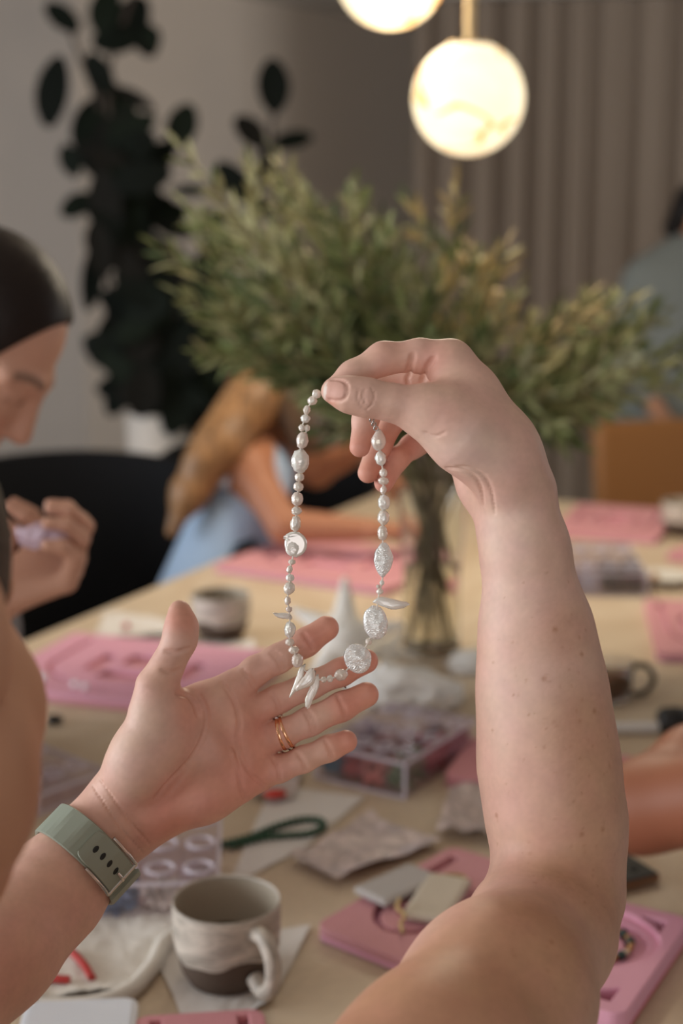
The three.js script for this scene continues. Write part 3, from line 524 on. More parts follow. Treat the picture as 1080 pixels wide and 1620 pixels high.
// ---- far person by the curtain
{
  const p = thing('person', 'blurred dark-haired person in a loose grey-green shirt standing by the curtain', 'person');
  const d = 4.6, C = at(1118, 345, d), h = headPrims(C, V(0.5, -0.5, 0.3), 1.0), nb = at(1085, 408, d), s1 = at(1025, 450, d), s2 = at(1160, 445, d + 0.1), hip = at(1075, 700, d);
  const ft = faceTint(h, [0.4, 0.2, 0.12]), e1 = at(985, 560, d - 0.05), w1 = at(1040, 650, d - 0.2), hd = handPrims(w1, V(0.5, -0.6, 0.4), V(0, -1, 0), 1, 0.4);
  const foot = (x) => V(hip.x + x, 0.03, hip.z);
  part('body', meshField(field([...h.prims, cone(C.clone().add(V(0, -0.05, 0)), nb, 0.05, 0.06, 0.03), cone(nb, s1, 0.06, 0.055, 0.03), cone(nb, s2, 0.06, 0.055, 0.03), cone(nb.clone().add(V(0, -0.1, 0)), hip, 0.13, 0.14, 0.05), cone(s1, e1, 0.05, 0.04, 0.02), cone(e1, w1, 0.038, 0.027, 0.02), ...hd.core, ...[-0.09, 0.09].flatMap((x) => [cone(hip.clone().add(V(x, 0, 0)), foot(x).setY(0.4), 0.085, 0.055, 0.03), cone(foot(x).setY(0.4), foot(x), 0.055, 0.04, 0.02), cone(foot(x), foot(x).add(V(0.05, -0.0, 0.16)), 0.04, 0.03, 0.02)])], hd.limbs, h.carve), 0.008, (P) => ft(P)), skinM, p);
  part('hair', meshField(field([ell(h.L(0, 0.037, -0.014), V(0.085, 0.096, 0.104), 0.02, h.m), cone(h.L(0, 0.0, -0.07), at(1066, 360, d), 0.06, 0.035, 0.03)], [], [], [(x, y, z) => V(x, y, z).sub(C).dot(h.z) - 0.03]), 0.007, null, 0.1), hairM(rgb(0.012, 0.01, 0.01)), p);
  part('shirt', meshField(field([cone(nb, s1, 0.07, 0.075, 0.04), cone(nb, s2, 0.07, 0.075, 0.04), cone(s1, e1, 0.075, 0.06, 0.03), cone(e1, e1.clone().lerp(w1, 0.7), 0.06, 0.05, 0.03), cone(nb.clone().add(V(-0.04, -0.12, 0)), hip.clone().add(V(-0.05, 0, 0)), 0.15, 0.17, 0.06), cone(nb.clone().add(V(0.05, -0.12, 0)), hip.clone().add(V(0.05, 0, 0)), 0.15, 0.17, 0.06)]), 0.008), std(rgb(0.17, 0.185, 0.175), 0.95), p);
  part('trousers', meshField(field([-0.09, 0.09].flatMap((x) => [cone(hip.clone().add(V(x, 0, 0)), foot(x).setY(0.42), 0.105, 0.075, 0.03), cone(foot(x).setY(0.42), foot(x).setY(0.12), 0.075, 0.065, 0.02)])), 0.01), std(rgb(0.22, 0.23, 0.25), 0.9), p);
}
// ---------------------------------------------------------------- the necklace
const pearlTex = noiseTex(256, (u, v) => 0.5 + 0.28 * tn(u, v, 5) + 0.22 * tn(u, v, 13, 4), false), crumpleTex = noiseTex(256, (u, v) => { const a = tn(u, v, 7), b = tn(u, v, 15, 3); return 0.5 + 0.3 * (1 - 2 * Math.abs(a)) + 0.2 * (1 - 2 * Math.abs(b)); }, false);
const pearlMs = [[0.84, 0.78, 0.69], [0.82, 0.73, 0.63], [0.80, 0.69, 0.61], [0.86, 0.83, 0.77]].map((c, i) => phys(rgb(...c), 0.2, { clearcoat: 0.6, clearcoatRoughness: 0.12, iridescence: 0.25, iridescenceIOR: 1.35, iridescenceThicknessRange: [100, 330 + 40 * i], metalness: 0.22, bumpMap: pearlTex, bumpScale: 0.0002 }));
const coinM = phys(rgb(0.88, 0.87, 0.85), 0.24, { metalness: 0.3, clearcoat: 0.7, clearcoatRoughness: 0.1, iridescence: 0.8, iridescenceIOR: 1.4, iridescenceThicknessRange: [100, 400], bumpMap: crumpleTex, bumpScale: 0.0005 });
{
  const N = thing('pearl_necklace', 'necklace of mixed white freshwater pearls hanging from the raised hand', 'necklace');
  const dep = (y, e = 0) => 0.823 + (y - 620) * 0.000073 + e;
  function blob(rx, ry, rz, rough, sd, freq = 1.6, sub = 4) {
    const g = mergeVertices(new THREE.IcosahedronGeometry(1, sub).deleteAttribute('normal')), a = g.attributes.position, uv = g.attributes.uv;
    for (let i = 0; i < a.count; i++) { const x = a.getX(i), y = a.getY(i), z = a.getZ(i), k = 1 + rough * n3(x * freq + sd, y * freq, z * freq) + rough * 0.4 * n3(x * 3.4 + sd, y * 3.4, z * 3.4); a.setXYZ(i, x * k * rx, y * k * ry, z * k * rz); uv.setXY(i, Math.atan2(z, x) / 6.283, y * 0.5 + 0.5); }
    g.computeVertexNormals(); return g;
  }
  const put = (name, g, m, x, y, ang, e = 0) => { const o = part(name, g, m, N, at(x, y, dep(y, e))); o.quaternion.setFromEuler(new THREE.Euler(-PITCH, 0, 0)); o.rotateZ(-ang); return o; };
  // [x, y, half width, half height, tilt, depth in mm behind]
  const left = [[500.4, 623.3, 7.2, 7.4, 0.4], [493.9, 633.9, 7.6, 7.2, 0], [485.2, 648.6, 5.6, 7.6, 0.2], [483, 662.3, 7.6, 6.6, 0], [477.3, 676.8, 5.4, 5.6, 0], [485.6, 677.2, 5, 5.4, 0], [478, 696.5, 9.6, 13.8, 0.15], [474.6, 729.2, 14.2, 19.2, 0.05], [473.6, 755, 7.6, 7.1, 0], [471.7, 769.9, 8.2, 7.6, 0.3], [469.8, 789.4, 9.5, 11.2, 0], [468.8, 808, 8.2, 7, 0], [467.4, 828.4, 8.2, 13, 0.1],
    [461.7, 888.9, 5.8, 4.6, 0], [457.8, 900.8, 4.8, 6.4, 0.3], [458.6, 914.2, 6.8, 6, 0], [457.2, 930.6, 9, 10.2, 0], [454.7, 950.3, 5, 7, 0], [457, 963.9, 5.2, 4.7, 0], [458.6, 996, 8.8, 12.6, 0], [458.3, 1016, 7.2, 6.2, 0], [464.4, 1028.3, 8.5, 6.5, 0], [470.3, 1044.7, 9.3, 11.2, 0]];
  const right = [[512, 1075, 5, 4.9, 0], [521.7, 1073.6, 5.2, 5.7, 0], [538.9, 1067.5, 11.2, 9.2, -0.2], [583, 1015, 5.2, 5.3, 0], [600.6, 935.8, 5.7, 4.7, 0], [604, 922, 3.8, 4.3, 0], [598, 928, 3.2, 3.2, 0], [604.8, 842.9, 8, 12.2, 0], [606.3, 818.8, 9.4, 12.2, 0], [607, 794.7, 9.4, 12.6, 0], [606.3, 775, 5.2, 7.4, 0.2], [606.3, 760.8, 8.6, 6.2, 0], [606.3, 747.8, 6.4, 6.9, 0], [601.7, 725, 9, 11.6, -0.2]];
  left.forEach(([x, y, w, h, t], i) => { const d = dep(y); put('pearl', blob(rp(w, d), rp(h, d), rp((w + h) / 2 * 0.92, d), w > 9 ? 0.08 : 0.11, i * 3.7), pearlMs[i % 3 === 2 ? 1 : (i % 4)], x, y, t); });
  right.forEach(([x, y, w, h, t], i) => { const d = dep(y, 0.004); put('pearl', blob(rp(w, d), rp(h, d), rp((w + h) / 2 * 0.9, d), 0.1, 90 + i * 2.9), pearlMs[(i * 3) % 4], x, y, t, y < 900 ? 0.010 * (1 - (y - 620) / 300) + 0.004 : 0.003); });
  { const d = dep(696, 0.012), g = blob(rp(12.2, d), rp(17.4, d), rp(11.5, d), 0.03, 7), a = g.attributes.position; for (let i = 0; i < a.count; i++) { const t = a.getY(i) / rp(17.4, d), k = 1 - 0.34 * sstep(-0.2, 1, t); a.setX(i, a.getX(i) * k); a.setZ(i, a.getZ(i) * k); } g.computeVertexNormals(); put('pearl', g, pearlMs[2], 598.8, 696, 0.08, 0.012); }
  // crescent keshi
  { const s = new THREE.Shape(), q = rp(1, dep(861)); s.absarc(0, 0, 16 * q, -1.4, 2.55); s.lineTo(-17 * q, 13 * q); s.quadraticCurveTo(-8 * q, 10 * q, -6 * q, 7 * q); s.lineTo(-11 * q, 4 * q); s.quadraticCurveTo(-13 * q, -12 * q, 2.5 * q, -16 * q);
    const g = new THREE.ExtrudeGeometry(s, { depth: 0.002, bevelEnabled: true, bevelThickness: 0.0022, bevelSize: 0.0016, bevelSegments: 5, curveSegments: 24 }).translate(0, 0, -0.001); const o = put('keshi_pearl', g, pearlMs[3], 465.5, 861, 0, -0.001); o.scale.setScalar(1.0);
    put('keshi_pearl', blob(rp(11, 0.84), rp(12, 0.84), rp(4, 0.84), 0.12, 33), pearlMs[3], 463, 868, 0, -0.004); }
  // long flat pieces: [x, y, half length, half width, angle of the long axis in the picture, thickness]
  for (const [i, [x, y, hl, hw, ang, th, m, e]] of [[447, 974, 16, 5, 0.28, 3.5, pearlMs[0], 0], [470.5, 1078, 28, 5.5, 2.0, 3.5, pearlMs[3], -0.001], [484, 1077, 22, 9.5, 2.23, 4, pearlMs[0], -0.005], [494, 1094, 27, 6, 1.86, 3.5, pearlMs[3], -0.003], [619.4, 954.4, 27.5, 8.5, 0.09, 7, pearlMs[3], 0]].entries()) {
    const d = dep(y), g = blob(rp(hl, d), rp(hw, d), rp(th, d), 0.14, 200 + i * 7, 2.1), a = g.attributes.position;
    for (let k = 0; k < a.count; k++) { const t = a.getX(k) / rp(hl, d), taper = i === 4 ? 1 - 0.3 * Math.max(0, t) : i === 3 ? 1.1 : 1 - 0.55 * Math.max(0, i === 0 ? -t : t); a.setY(k, a.getY(k) * taper + rp(hw, d) * 0.25 * Math.sin(t * 3 + i)); }
    g.computeVertexNormals(); put('stick_pearl', g, m, x, y, ang, e);
  }
  for (const [i, [x, y, w, h, t, th]] of [[565.8, 1041.4, 21.5, 24, -0.5, 8], [593.6, 985, 19.5, 27, -0.1, 8], [606, 885, 15.5, 27.5, 0.03, 7]].entries()) {
    const d = dep(y, 0.003), g = blob(rp(w, d), rp(h, d), rp(th, d), i === 2 ? 0.05 : 0.045, 300 + i * 11, 1.3, 5), a = g.attributes.position, n = g.attributes.normal;
    for (let k = 0; k < a.count; k++) { const X = a.getX(k), Y = a.getY(k), Z = a.getZ(k), f = i === 1 ? sstep(-0.002, 0.002, X) : i === 2 ? sstep(0.002, -0.003, X) : 1, q = f * 0.0007 * (1 - 2 * Math.abs(n3(X * 130, Y * 130 + i * 9, 1))) + f * 0.00025 * n3(X * 300, Y * 300, 3), z = Math.sign(Z); if (i === 2) a.setX(k, X * (1 - 0.28 * Math.pow(Math.abs(Y) / rp(h, d), 1.5))); a.setZ(k, Z + z * q); }
    g.computeVertexNormals(); put('coin_pearl', g, coinM, x, y, t, 0.003);
  }
  // silk between the pearls, the clasp chain and its last links
  const silk = std(rgb(0.75, 0.7, 0.62), 0.7), silver = std(rgb(0.55, 0.53, 0.5), 0.3, { metalness: 0.9 });
  const pl = left.filter((p) => p[0] < 486 || p[1] < 640).map(([x, y]) => at(x, y, dep(y))); pl.splice(13, 0, at(465, 861, dep(861))); pl.push(at(484, 1062, dep(1062)), at(498, 1074, dep(1074)), at(512, 1075, dep(1075)), at(539, 1067.5, dep(1067, 0.003)), at(566, 1041, dep(1041, 0.003)));
  part('thread', tube(pl, 0.0005, 160, 6), silk, N);
  const pr = [[566, 1041], [583, 1015], [593.6, 985], [597, 955], [600, 936], [604, 922], [606, 885], [605, 843], [606.3, 819], [607, 795], [606, 761], [606, 748], [602, 725], [598.8, 696]].map(([x, y]) => at(x, y, dep(y, y < 900 ? 0.010 * (1 - (y - 620) / 300) + 0.004 : 0.003)));
  part('thread', tube(pr, 0.0005, 120, 6), silk, N);
  for (let i = 0; i < 6; i++) { const t = i / 5, o = part('chain_link', new THREE.TorusGeometry(0.0014, 0.00035, 6, 14), silver, N, at(594.5 - 8 * t, 678 - 17 * t, dep(670, 0.012))); o.rotation.set(0.4, i % 2 ? 1.3 : 0.2, 0.5); }
}
// ---------------------------------------------------------------- wristwatch
{
  const wA = at(129, 1343, 0.862), axis = at(84, 1396, 0.852).sub(at(150, 1326, 0.868)).normalize(), toEye = EYE.clone().sub(wA).normalize();
  const side = axis.clone().cross(toEye).normalize(), nrm = side.clone().cross(axis).normalize();   // side: across the wrist, nrm: out of its palm side
  const skin = new Map();
  const B = (th, s, off) => {  // a place on the wrist: angle round it (0 = towards us), distance along it, height above the skin
    const dir = nrm.clone().multiplyScalar(Math.cos(th)).addScaledVector(side, Math.sin(th)), c = wA.clone().addScaledVector(axis, s), key = `${th.toFixed(4)},${s.toFixed(4)}`;
    let r = skin.get(key); if (r === undefined) { const hit = march(leftField, c.clone().addScaledVector(dir, 0.06), dir.clone().negate(), 0.06); r = hit ? hit.distanceTo(c) : 0.02; skin.set(key, r); }
    return c.addScaledVector(dir, r + off);
  };
  // band: smooth radius per angle, taken at its middle so that it stays a clean strip
  const SW = 0.0112, rad = (th) => { let s = 0; for (const q of [-SW, 0, SW]) s = Math.max(s, B(th, q, 0).sub(wA.clone().addScaledVector(axis, q)).length()); return s; };
  const NA = 96, rr = Array.from({ length: NA }, (_, i) => rad((i / NA) * Math.PI * 2)), sm = rr.map((_, i) => { let t = 0; for (let k = -3; k <= 3; k++) t += rr[(i + k + NA) % NA]; return t / 7; });
  const rAt = (th) => { const f = ((th / (Math.PI * 2)) % 1 + 1) % 1 * NA, i = Math.floor(f), t = f - i; return sm[i % NA] * (1 - t) + sm[(i + 1) % NA] * t; };
  const S = (th, s, off) => wA.clone().addScaledVector(axis, s).addScaledVector(nrm.clone().multiplyScalar(Math.cos(th)).addScaledVector(side, Math.sin(th)), rAt(th) + off);
  function strip(t0, t1, w, o0, o1, seg = 60, rEnd = 0) {   // a strap with rounded edges between two angles
    const prof = []; for (const [s, o] of [[-1, 0.3], [-1, 0.7], [-0.95, 1], [0.95, 1], [1, 0.7], [1, 0.3], [0.95, 0], [-0.95, 0]]) prof.push([s, o]);
    const pos = [], idx = [], n = prof.length;
    for (let i = 0; i <= seg; i++) { const t = i / seg, th = t0 + (t1 - t0) * t, e = Math.min(t, 1 - t) * Math.abs(t1 - t0) * 0.024, k = rEnd && t > 0.5 ? Math.sqrt(Math.max(0, 1 - Math.pow(Math.max(0, 1 - e / rEnd), 2))) * 0.25 + 0.75 : 1; for (const [s, o] of prof) pos.push(...S(th, s * w * k, o0 + (o1 - o0) * o).toArray()); }
    for (let i = 0; i < seg; i++) for (let j = 0; j < n; j++) { const a = i * n + j, b = i * n + (j + 1) % n; idx.push(a, a + n, b, b, a + n, b + n); }
    for (const i of [0, seg]) for (let j = 1; j + 1 < n; j++) idx.push(i * n, i * n + j, i * n + j + 1);
    const g = new THREE.BufferGeometry(); g.setAttribute('position', new THREE.Float32BufferAttribute(pos, 3)); g.setIndex(idx); return toCreasedNormals(g, 0.7);
  }
  const t = thing('wristwatch', 'sage green silicone strap watch with steel buckle on the open left wrist', 'watch');
  const silicone = std(rgb(0.27, 0.305, 0.245), 0.5), steel = std(rgb(0.62, 0.61, 0.58), 0.25, { metalness: 0.95 }), dark = std(rgb(0.012, 0.014, 0.012), 0.7);
  part('strap', strip(-2.6, 2.6, SW, 0.0003, 0.0026, 90), silicone, t);
  part('strap_end', strip(-0.98, 0.02, SW * 0.92, 0.0029, 0.0048, 30, 0.006), silicone, t);
  part('keeper', strip(-1.34, -1.18, SW * 1.08, 0.0024, 0.0046, 10), silicone, t);
  for (let i = 0; i < 4; i++) { const th = -0.2 - i * 0.185, p = S(th, 0, 0.00485), dir = nrm.clone().multiplyScalar(Math.cos(th)).addScaledVector(side, Math.sin(th)); const o = part('strap_hole', new THREE.SphereGeometry(0.0019, 16, 8).scale(0.8, 1.25, 0.25), dark, t, p); o.quaternion.setFromUnitVectors(V(0, 0, 1), dir); o.rotateZ(-0.8); }
  // buckle: a rounded frame of steel around the strap end
  const bp = [], TH0 = -0.3, TH1 = -0.99, bw = SW * 1.06, steps = 10;
  for (let i = 0; i <= steps; i++) bp.push([TH0 + (TH1 - TH0) * i / steps, bw]); for (let i = 1; i < 5; i++) bp.push([TH1, bw - 2 * bw * i / 5]); for (let i = 0; i <= steps; i++) bp.push([TH1 - (TH1 - TH0) * i / steps, -bw]);
  part('buckle', new THREE.TubeGeometry(new THREE.CatmullRomCurve3(bp.map(([a, s]) => S(a, s, 0.0046)), false, 'catmullrom', 0.2), 140, 0.00115, 8, false), steel, t);
  part('buckle_pin', tube([S(-1.0, 0, 0.0052), S(-0.9, 0, 0.0060), S(-0.8, 0, 0.0052)], 0.0010, 12, 8), steel, t);
  { const o = part('watch_case', rbox(0.034, 0.0095, 0.04, 0.004, 4), std(rgb(0.55, 0.5, 0.46), 0.3, { metalness: 0.9 }), t, S(Math.PI, 0, 0.0045)); o.quaternion.setFromRotationMatrix(new THREE.Matrix4().makeBasis(side, nrm.clone().negate(), side.clone().cross(nrm.clone().negate())));
    const q = part('watch_screen', rbox(0.031, 0.001, 0.037, 0.0004), std(rgb(0.005, 0.005, 0.006), 0.1), t, S(Math.PI, 0, 0.0094)); q.quaternion.copy(o.quaternion); }
}
// ---------------------------------------------------------------- rings
{
  const a = at(412, 1172, 0.879), b = at(490, 1141, 0.877), dir = b.clone().sub(a).normalize(), gold = std(rgb(0.83, 0.47, 0.27), 0.22, { metalness: 1 });
  const mk = (x, y, tilt, label) => {
    const c = at(x, y, 0.8775), t = thing('finger_ring', label, 'ring', c), r = rp(25, 0.877);
    const g = part('band', new THREE.TorusGeometry(r, 0.0008, 12, 72).scale(1, 1, 1.5), gold, t); t.quaternion.setFromUnitVectors(V(0, 0, 1), dir); t.rotateX(tilt); return [t, r];
  };
  const [t1, r1] = mk(445, 1161, 0.1, 'rose gold ring set with a row of clear stones, nearer the palm');
  for (let i = 0; i < 5; i++) { const th = 0.95 + i * 0.24; const o = part('stone', new THREE.OctahedronGeometry(0.0011, 1), phys(rgb(0.85, 0.82, 0.82), 0.05, { clearcoat: 1 }), t1, V(Math.cos(th) * (r1 + 0.0006), Math.sin(th) * (r1 + 0.0006), 0)); o.rotation.z = th; }
  mk(453, 1158, -0.06, 'plain narrow rose gold ring, nearer the fingertip');
}
// ---------------------------------------------------------------- plants
function leafGeo(L, Wd, bend = 0.15, fold = 0.12, n = 8, m = 2, pw = 0.75) {   // a pointed leaf along +z, with a folded midrib
  const pos = [], idx = [], uv = [];
  for (let i = 0; i <= n; i++) { const t = i / n, w = Wd * 0.5 * Math.pow(Math.sin(Math.PI * Math.min(1, t * 0.96 + 0.02)), pw), y = -bend * L * t * t; for (let j = -m; j <= m; j++) { const s = j / m; pos.push(s * w, y + Math.abs(s) * w * fold * 2, t * L); uv.push(s * 0.5 + 0.5, t); } }
  const k = 2 * m + 1; for (let i = 0; i < n; i++) for (let j = 0; j < 2 * m; j++) { const a = i * k + j; idx.push(a, a + k, a + 1, a + 1, a + k, a + k + 1); }
  const g = new THREE.BufferGeometry(); g.setAttribute('position', new THREE.Float32BufferAttribute(pos, 3)); g.setAttribute('uv', new THREE.Float32BufferAttribute(uv, 2)); g.setIndex(idx); g.computeVertexNormals(); return g;
}
const QX = new THREE.Quaternion();
function aim(o, dir, roll = 0) { const m = new THREE.Matrix4().lookAt(dir, V(0, 0, 0), Math.abs(dir.y) > 0.95 * dir.length() ? V(0.3, 0, 1) : V(0, 1, 0)); o.quaternion.setFromRotationMatrix(m); o.rotateZ(roll); return o; }
{ // rubber plant in its white pot
  const d = 4.9, base = at(256, 800, d); base.y = 0; const t = thing('rubber_plant', 'tall dark rubber plant with broad glossy leaves in a white pot in the corner', 'plant', base);
  const rel = (p) => p.sub(base), pot = 0.115;
  const hTop = at(240, 648, d).y;
  part('pot', lathe([[0.0001, 0], [0.092, 0], [0.096, 0.01], [pot, hTop - 0.01], [pot, hTop], [pot - 0.014, hTop], [pot - 0.016, hTop - 0.03], [pot - 0.018, hTop - 0.05]], 48), std(rgb(0.66, 0.60, 0.55), 0.6), t);
  part('soil', new THREE.CircleGeometry(pot - 0.015, 32).rotateX(-Math.PI / 2), std(rgb(0.03, 0.02, 0.015), 1), t, V(0, hTop - 0.035, 0));
  const bark = std(rgb(0.07, 0.05, 0.04), 0.8), stems = [[[232, 660], [222, 520], [196, 380], [182, 250], [170, 130], [200, 20], [235, -70]], [[250, 660], [270, 520], [330, 420], [390, 330], [425, 260], [432, 180]], [[240, 660], [210, 560], [170, 440], [150, 330]], [[182, 250], [150, 150], [115, 60], [105, 20]], [[250, 640], [300, 560], [345, 470], [370, 400]]];
  for (const s of stems) part('stem', tube(s.map(([x, y], i) => rel(at(x, y, d + 0.05 * Math.sin(i)))), 0.008, 40, 7), bark, t);
  const gl = [leafGeo(1, 0.52, 0.12, 0.08, 10, 3, 0.55), leafGeo(1, 0.45, 0.2, 0.1, 10, 3, 0.55), leafGeo(1, 0.36, 0.05, 0.12, 10, 3, 0.55)], ms = [[0.006, 0.009, 0.006], [0.008, 0.012, 0.007], [0.005, 0.007, 0.005], [0.010, 0.009, 0.007]].map((c) => phys(rgb(...c), 0.7, { side: THREE.DoubleSide, specularIntensity: 0.2 }));
  // [x, y of the leaf's middle, length in px, width in px, angle of its axis (0 = right, up positive)]
  const L = [[102, 30, 60, 30, 140], [165, 18, 75, 42, 80], [205, 35, 80, 44, 60], [225, 55, 60, 36, -60], [180, 62, 70, 38, 10], [240, 60, 40, 26, -80], [85, 152, 100, 46, 80], [216, 157, 66, 18, 148], [140, 205, 80, 40, 70], [172, 165, 70, 40, 95], [160, 120, 60, 34, 120], [185, 215, 80, 44, 40], [150, 250, 70, 40, 110], [287, 204, 68, 40, 72], [433, 141, 78, 42, 92], [396, 208, 68, 34, 128], [459, 222, 62, 24, 14], [424, 268, 66, 34, 85], [374, 292, 72, 36, 132], [422, 330, 60, 28, 150], [113, 257, 50, 30, 115], [120, 326, 54, 30, 30], [147, 440, 104, 30, 80], [162, 400, 80, 34, 95], [250, 256, 66, 38, 50], [225, 235, 70, 40, 150], [200, 300, 80, 46, 70], [170, 320, 80, 46, 100], [235, 310, 66, 34, 140], [275, 335, 60, 26, 165], [270, 360, 60, 24, -15], [330, 352, 64, 26, 20], [300, 302, 60, 16, 0], [205, 350, 76, 40, 85], [235, 385, 70, 26, 110], [185, 275, 80, 44, 130], [160, 370, 70, 40, 60], [350, 400, 70, 38, 100], [325, 420, 66, 34, 60], [300, 440, 70, 36, 130], [375, 380, 64, 32, 80]];
  for (let i = 0; i < 96; i++) { const a = rnd(0, 6.28), q = Math.sqrt(rnd()); L.push([272 + 112 * q * Math.cos(a), 550 + 125 * q * Math.sin(a), rnd(60, 92), rnd(32, 46), rnd(0, 360)]); }
  for (let i = 0; i < 16; i++) L.push([rnd(280, 360), rnd(600, 690), rnd(66, 88), rnd(34, 44), rnd(-110, -60)]);
  for (let i = 0; i < 34; i++) { const q = rnd(); L.push([172 + 50 * q + rnd(-38, 38), 170 + 270 * q, rnd(58, 84), rnd(30, 42), rnd(0, 360)]); }
  L.forEach(([x, y, l, w, a], i) => {
    const dd = d + rnd(-0.22, 0.16), s = (l / F) * dd * 1.1, c = Math.cos(R(a)), sn = Math.sin(R(a)), away = rnd(-0.35, 0.35);
    const o = part('leaf', gl[i % 3], ms[i % 4], t); o.scale.set((w / F) * dd / [0.52, 0.45, 0.36][i % 3] * 1.25, s, s);
    const dir = V(c, sn, away), p = at(x - (c * l) / 2, y + (sn * l) / 2, dd - away * s * 0.5); o.position.copy(rel(p));
    aim(o, dir, 0); const nrm = V(0, 1, 0).applyQuaternion(o.quaternion), want = V(rnd(-0.35, 0.35), rnd(-0.1, 0.4), 1), ax = dir.clone().normalize(); want.addScaledVector(ax, -want.dot(ax)).normalize();
    o.rotateZ(Math.atan2(nrm.clone().cross(want).dot(ax), nrm.dot(want)));
  });
}
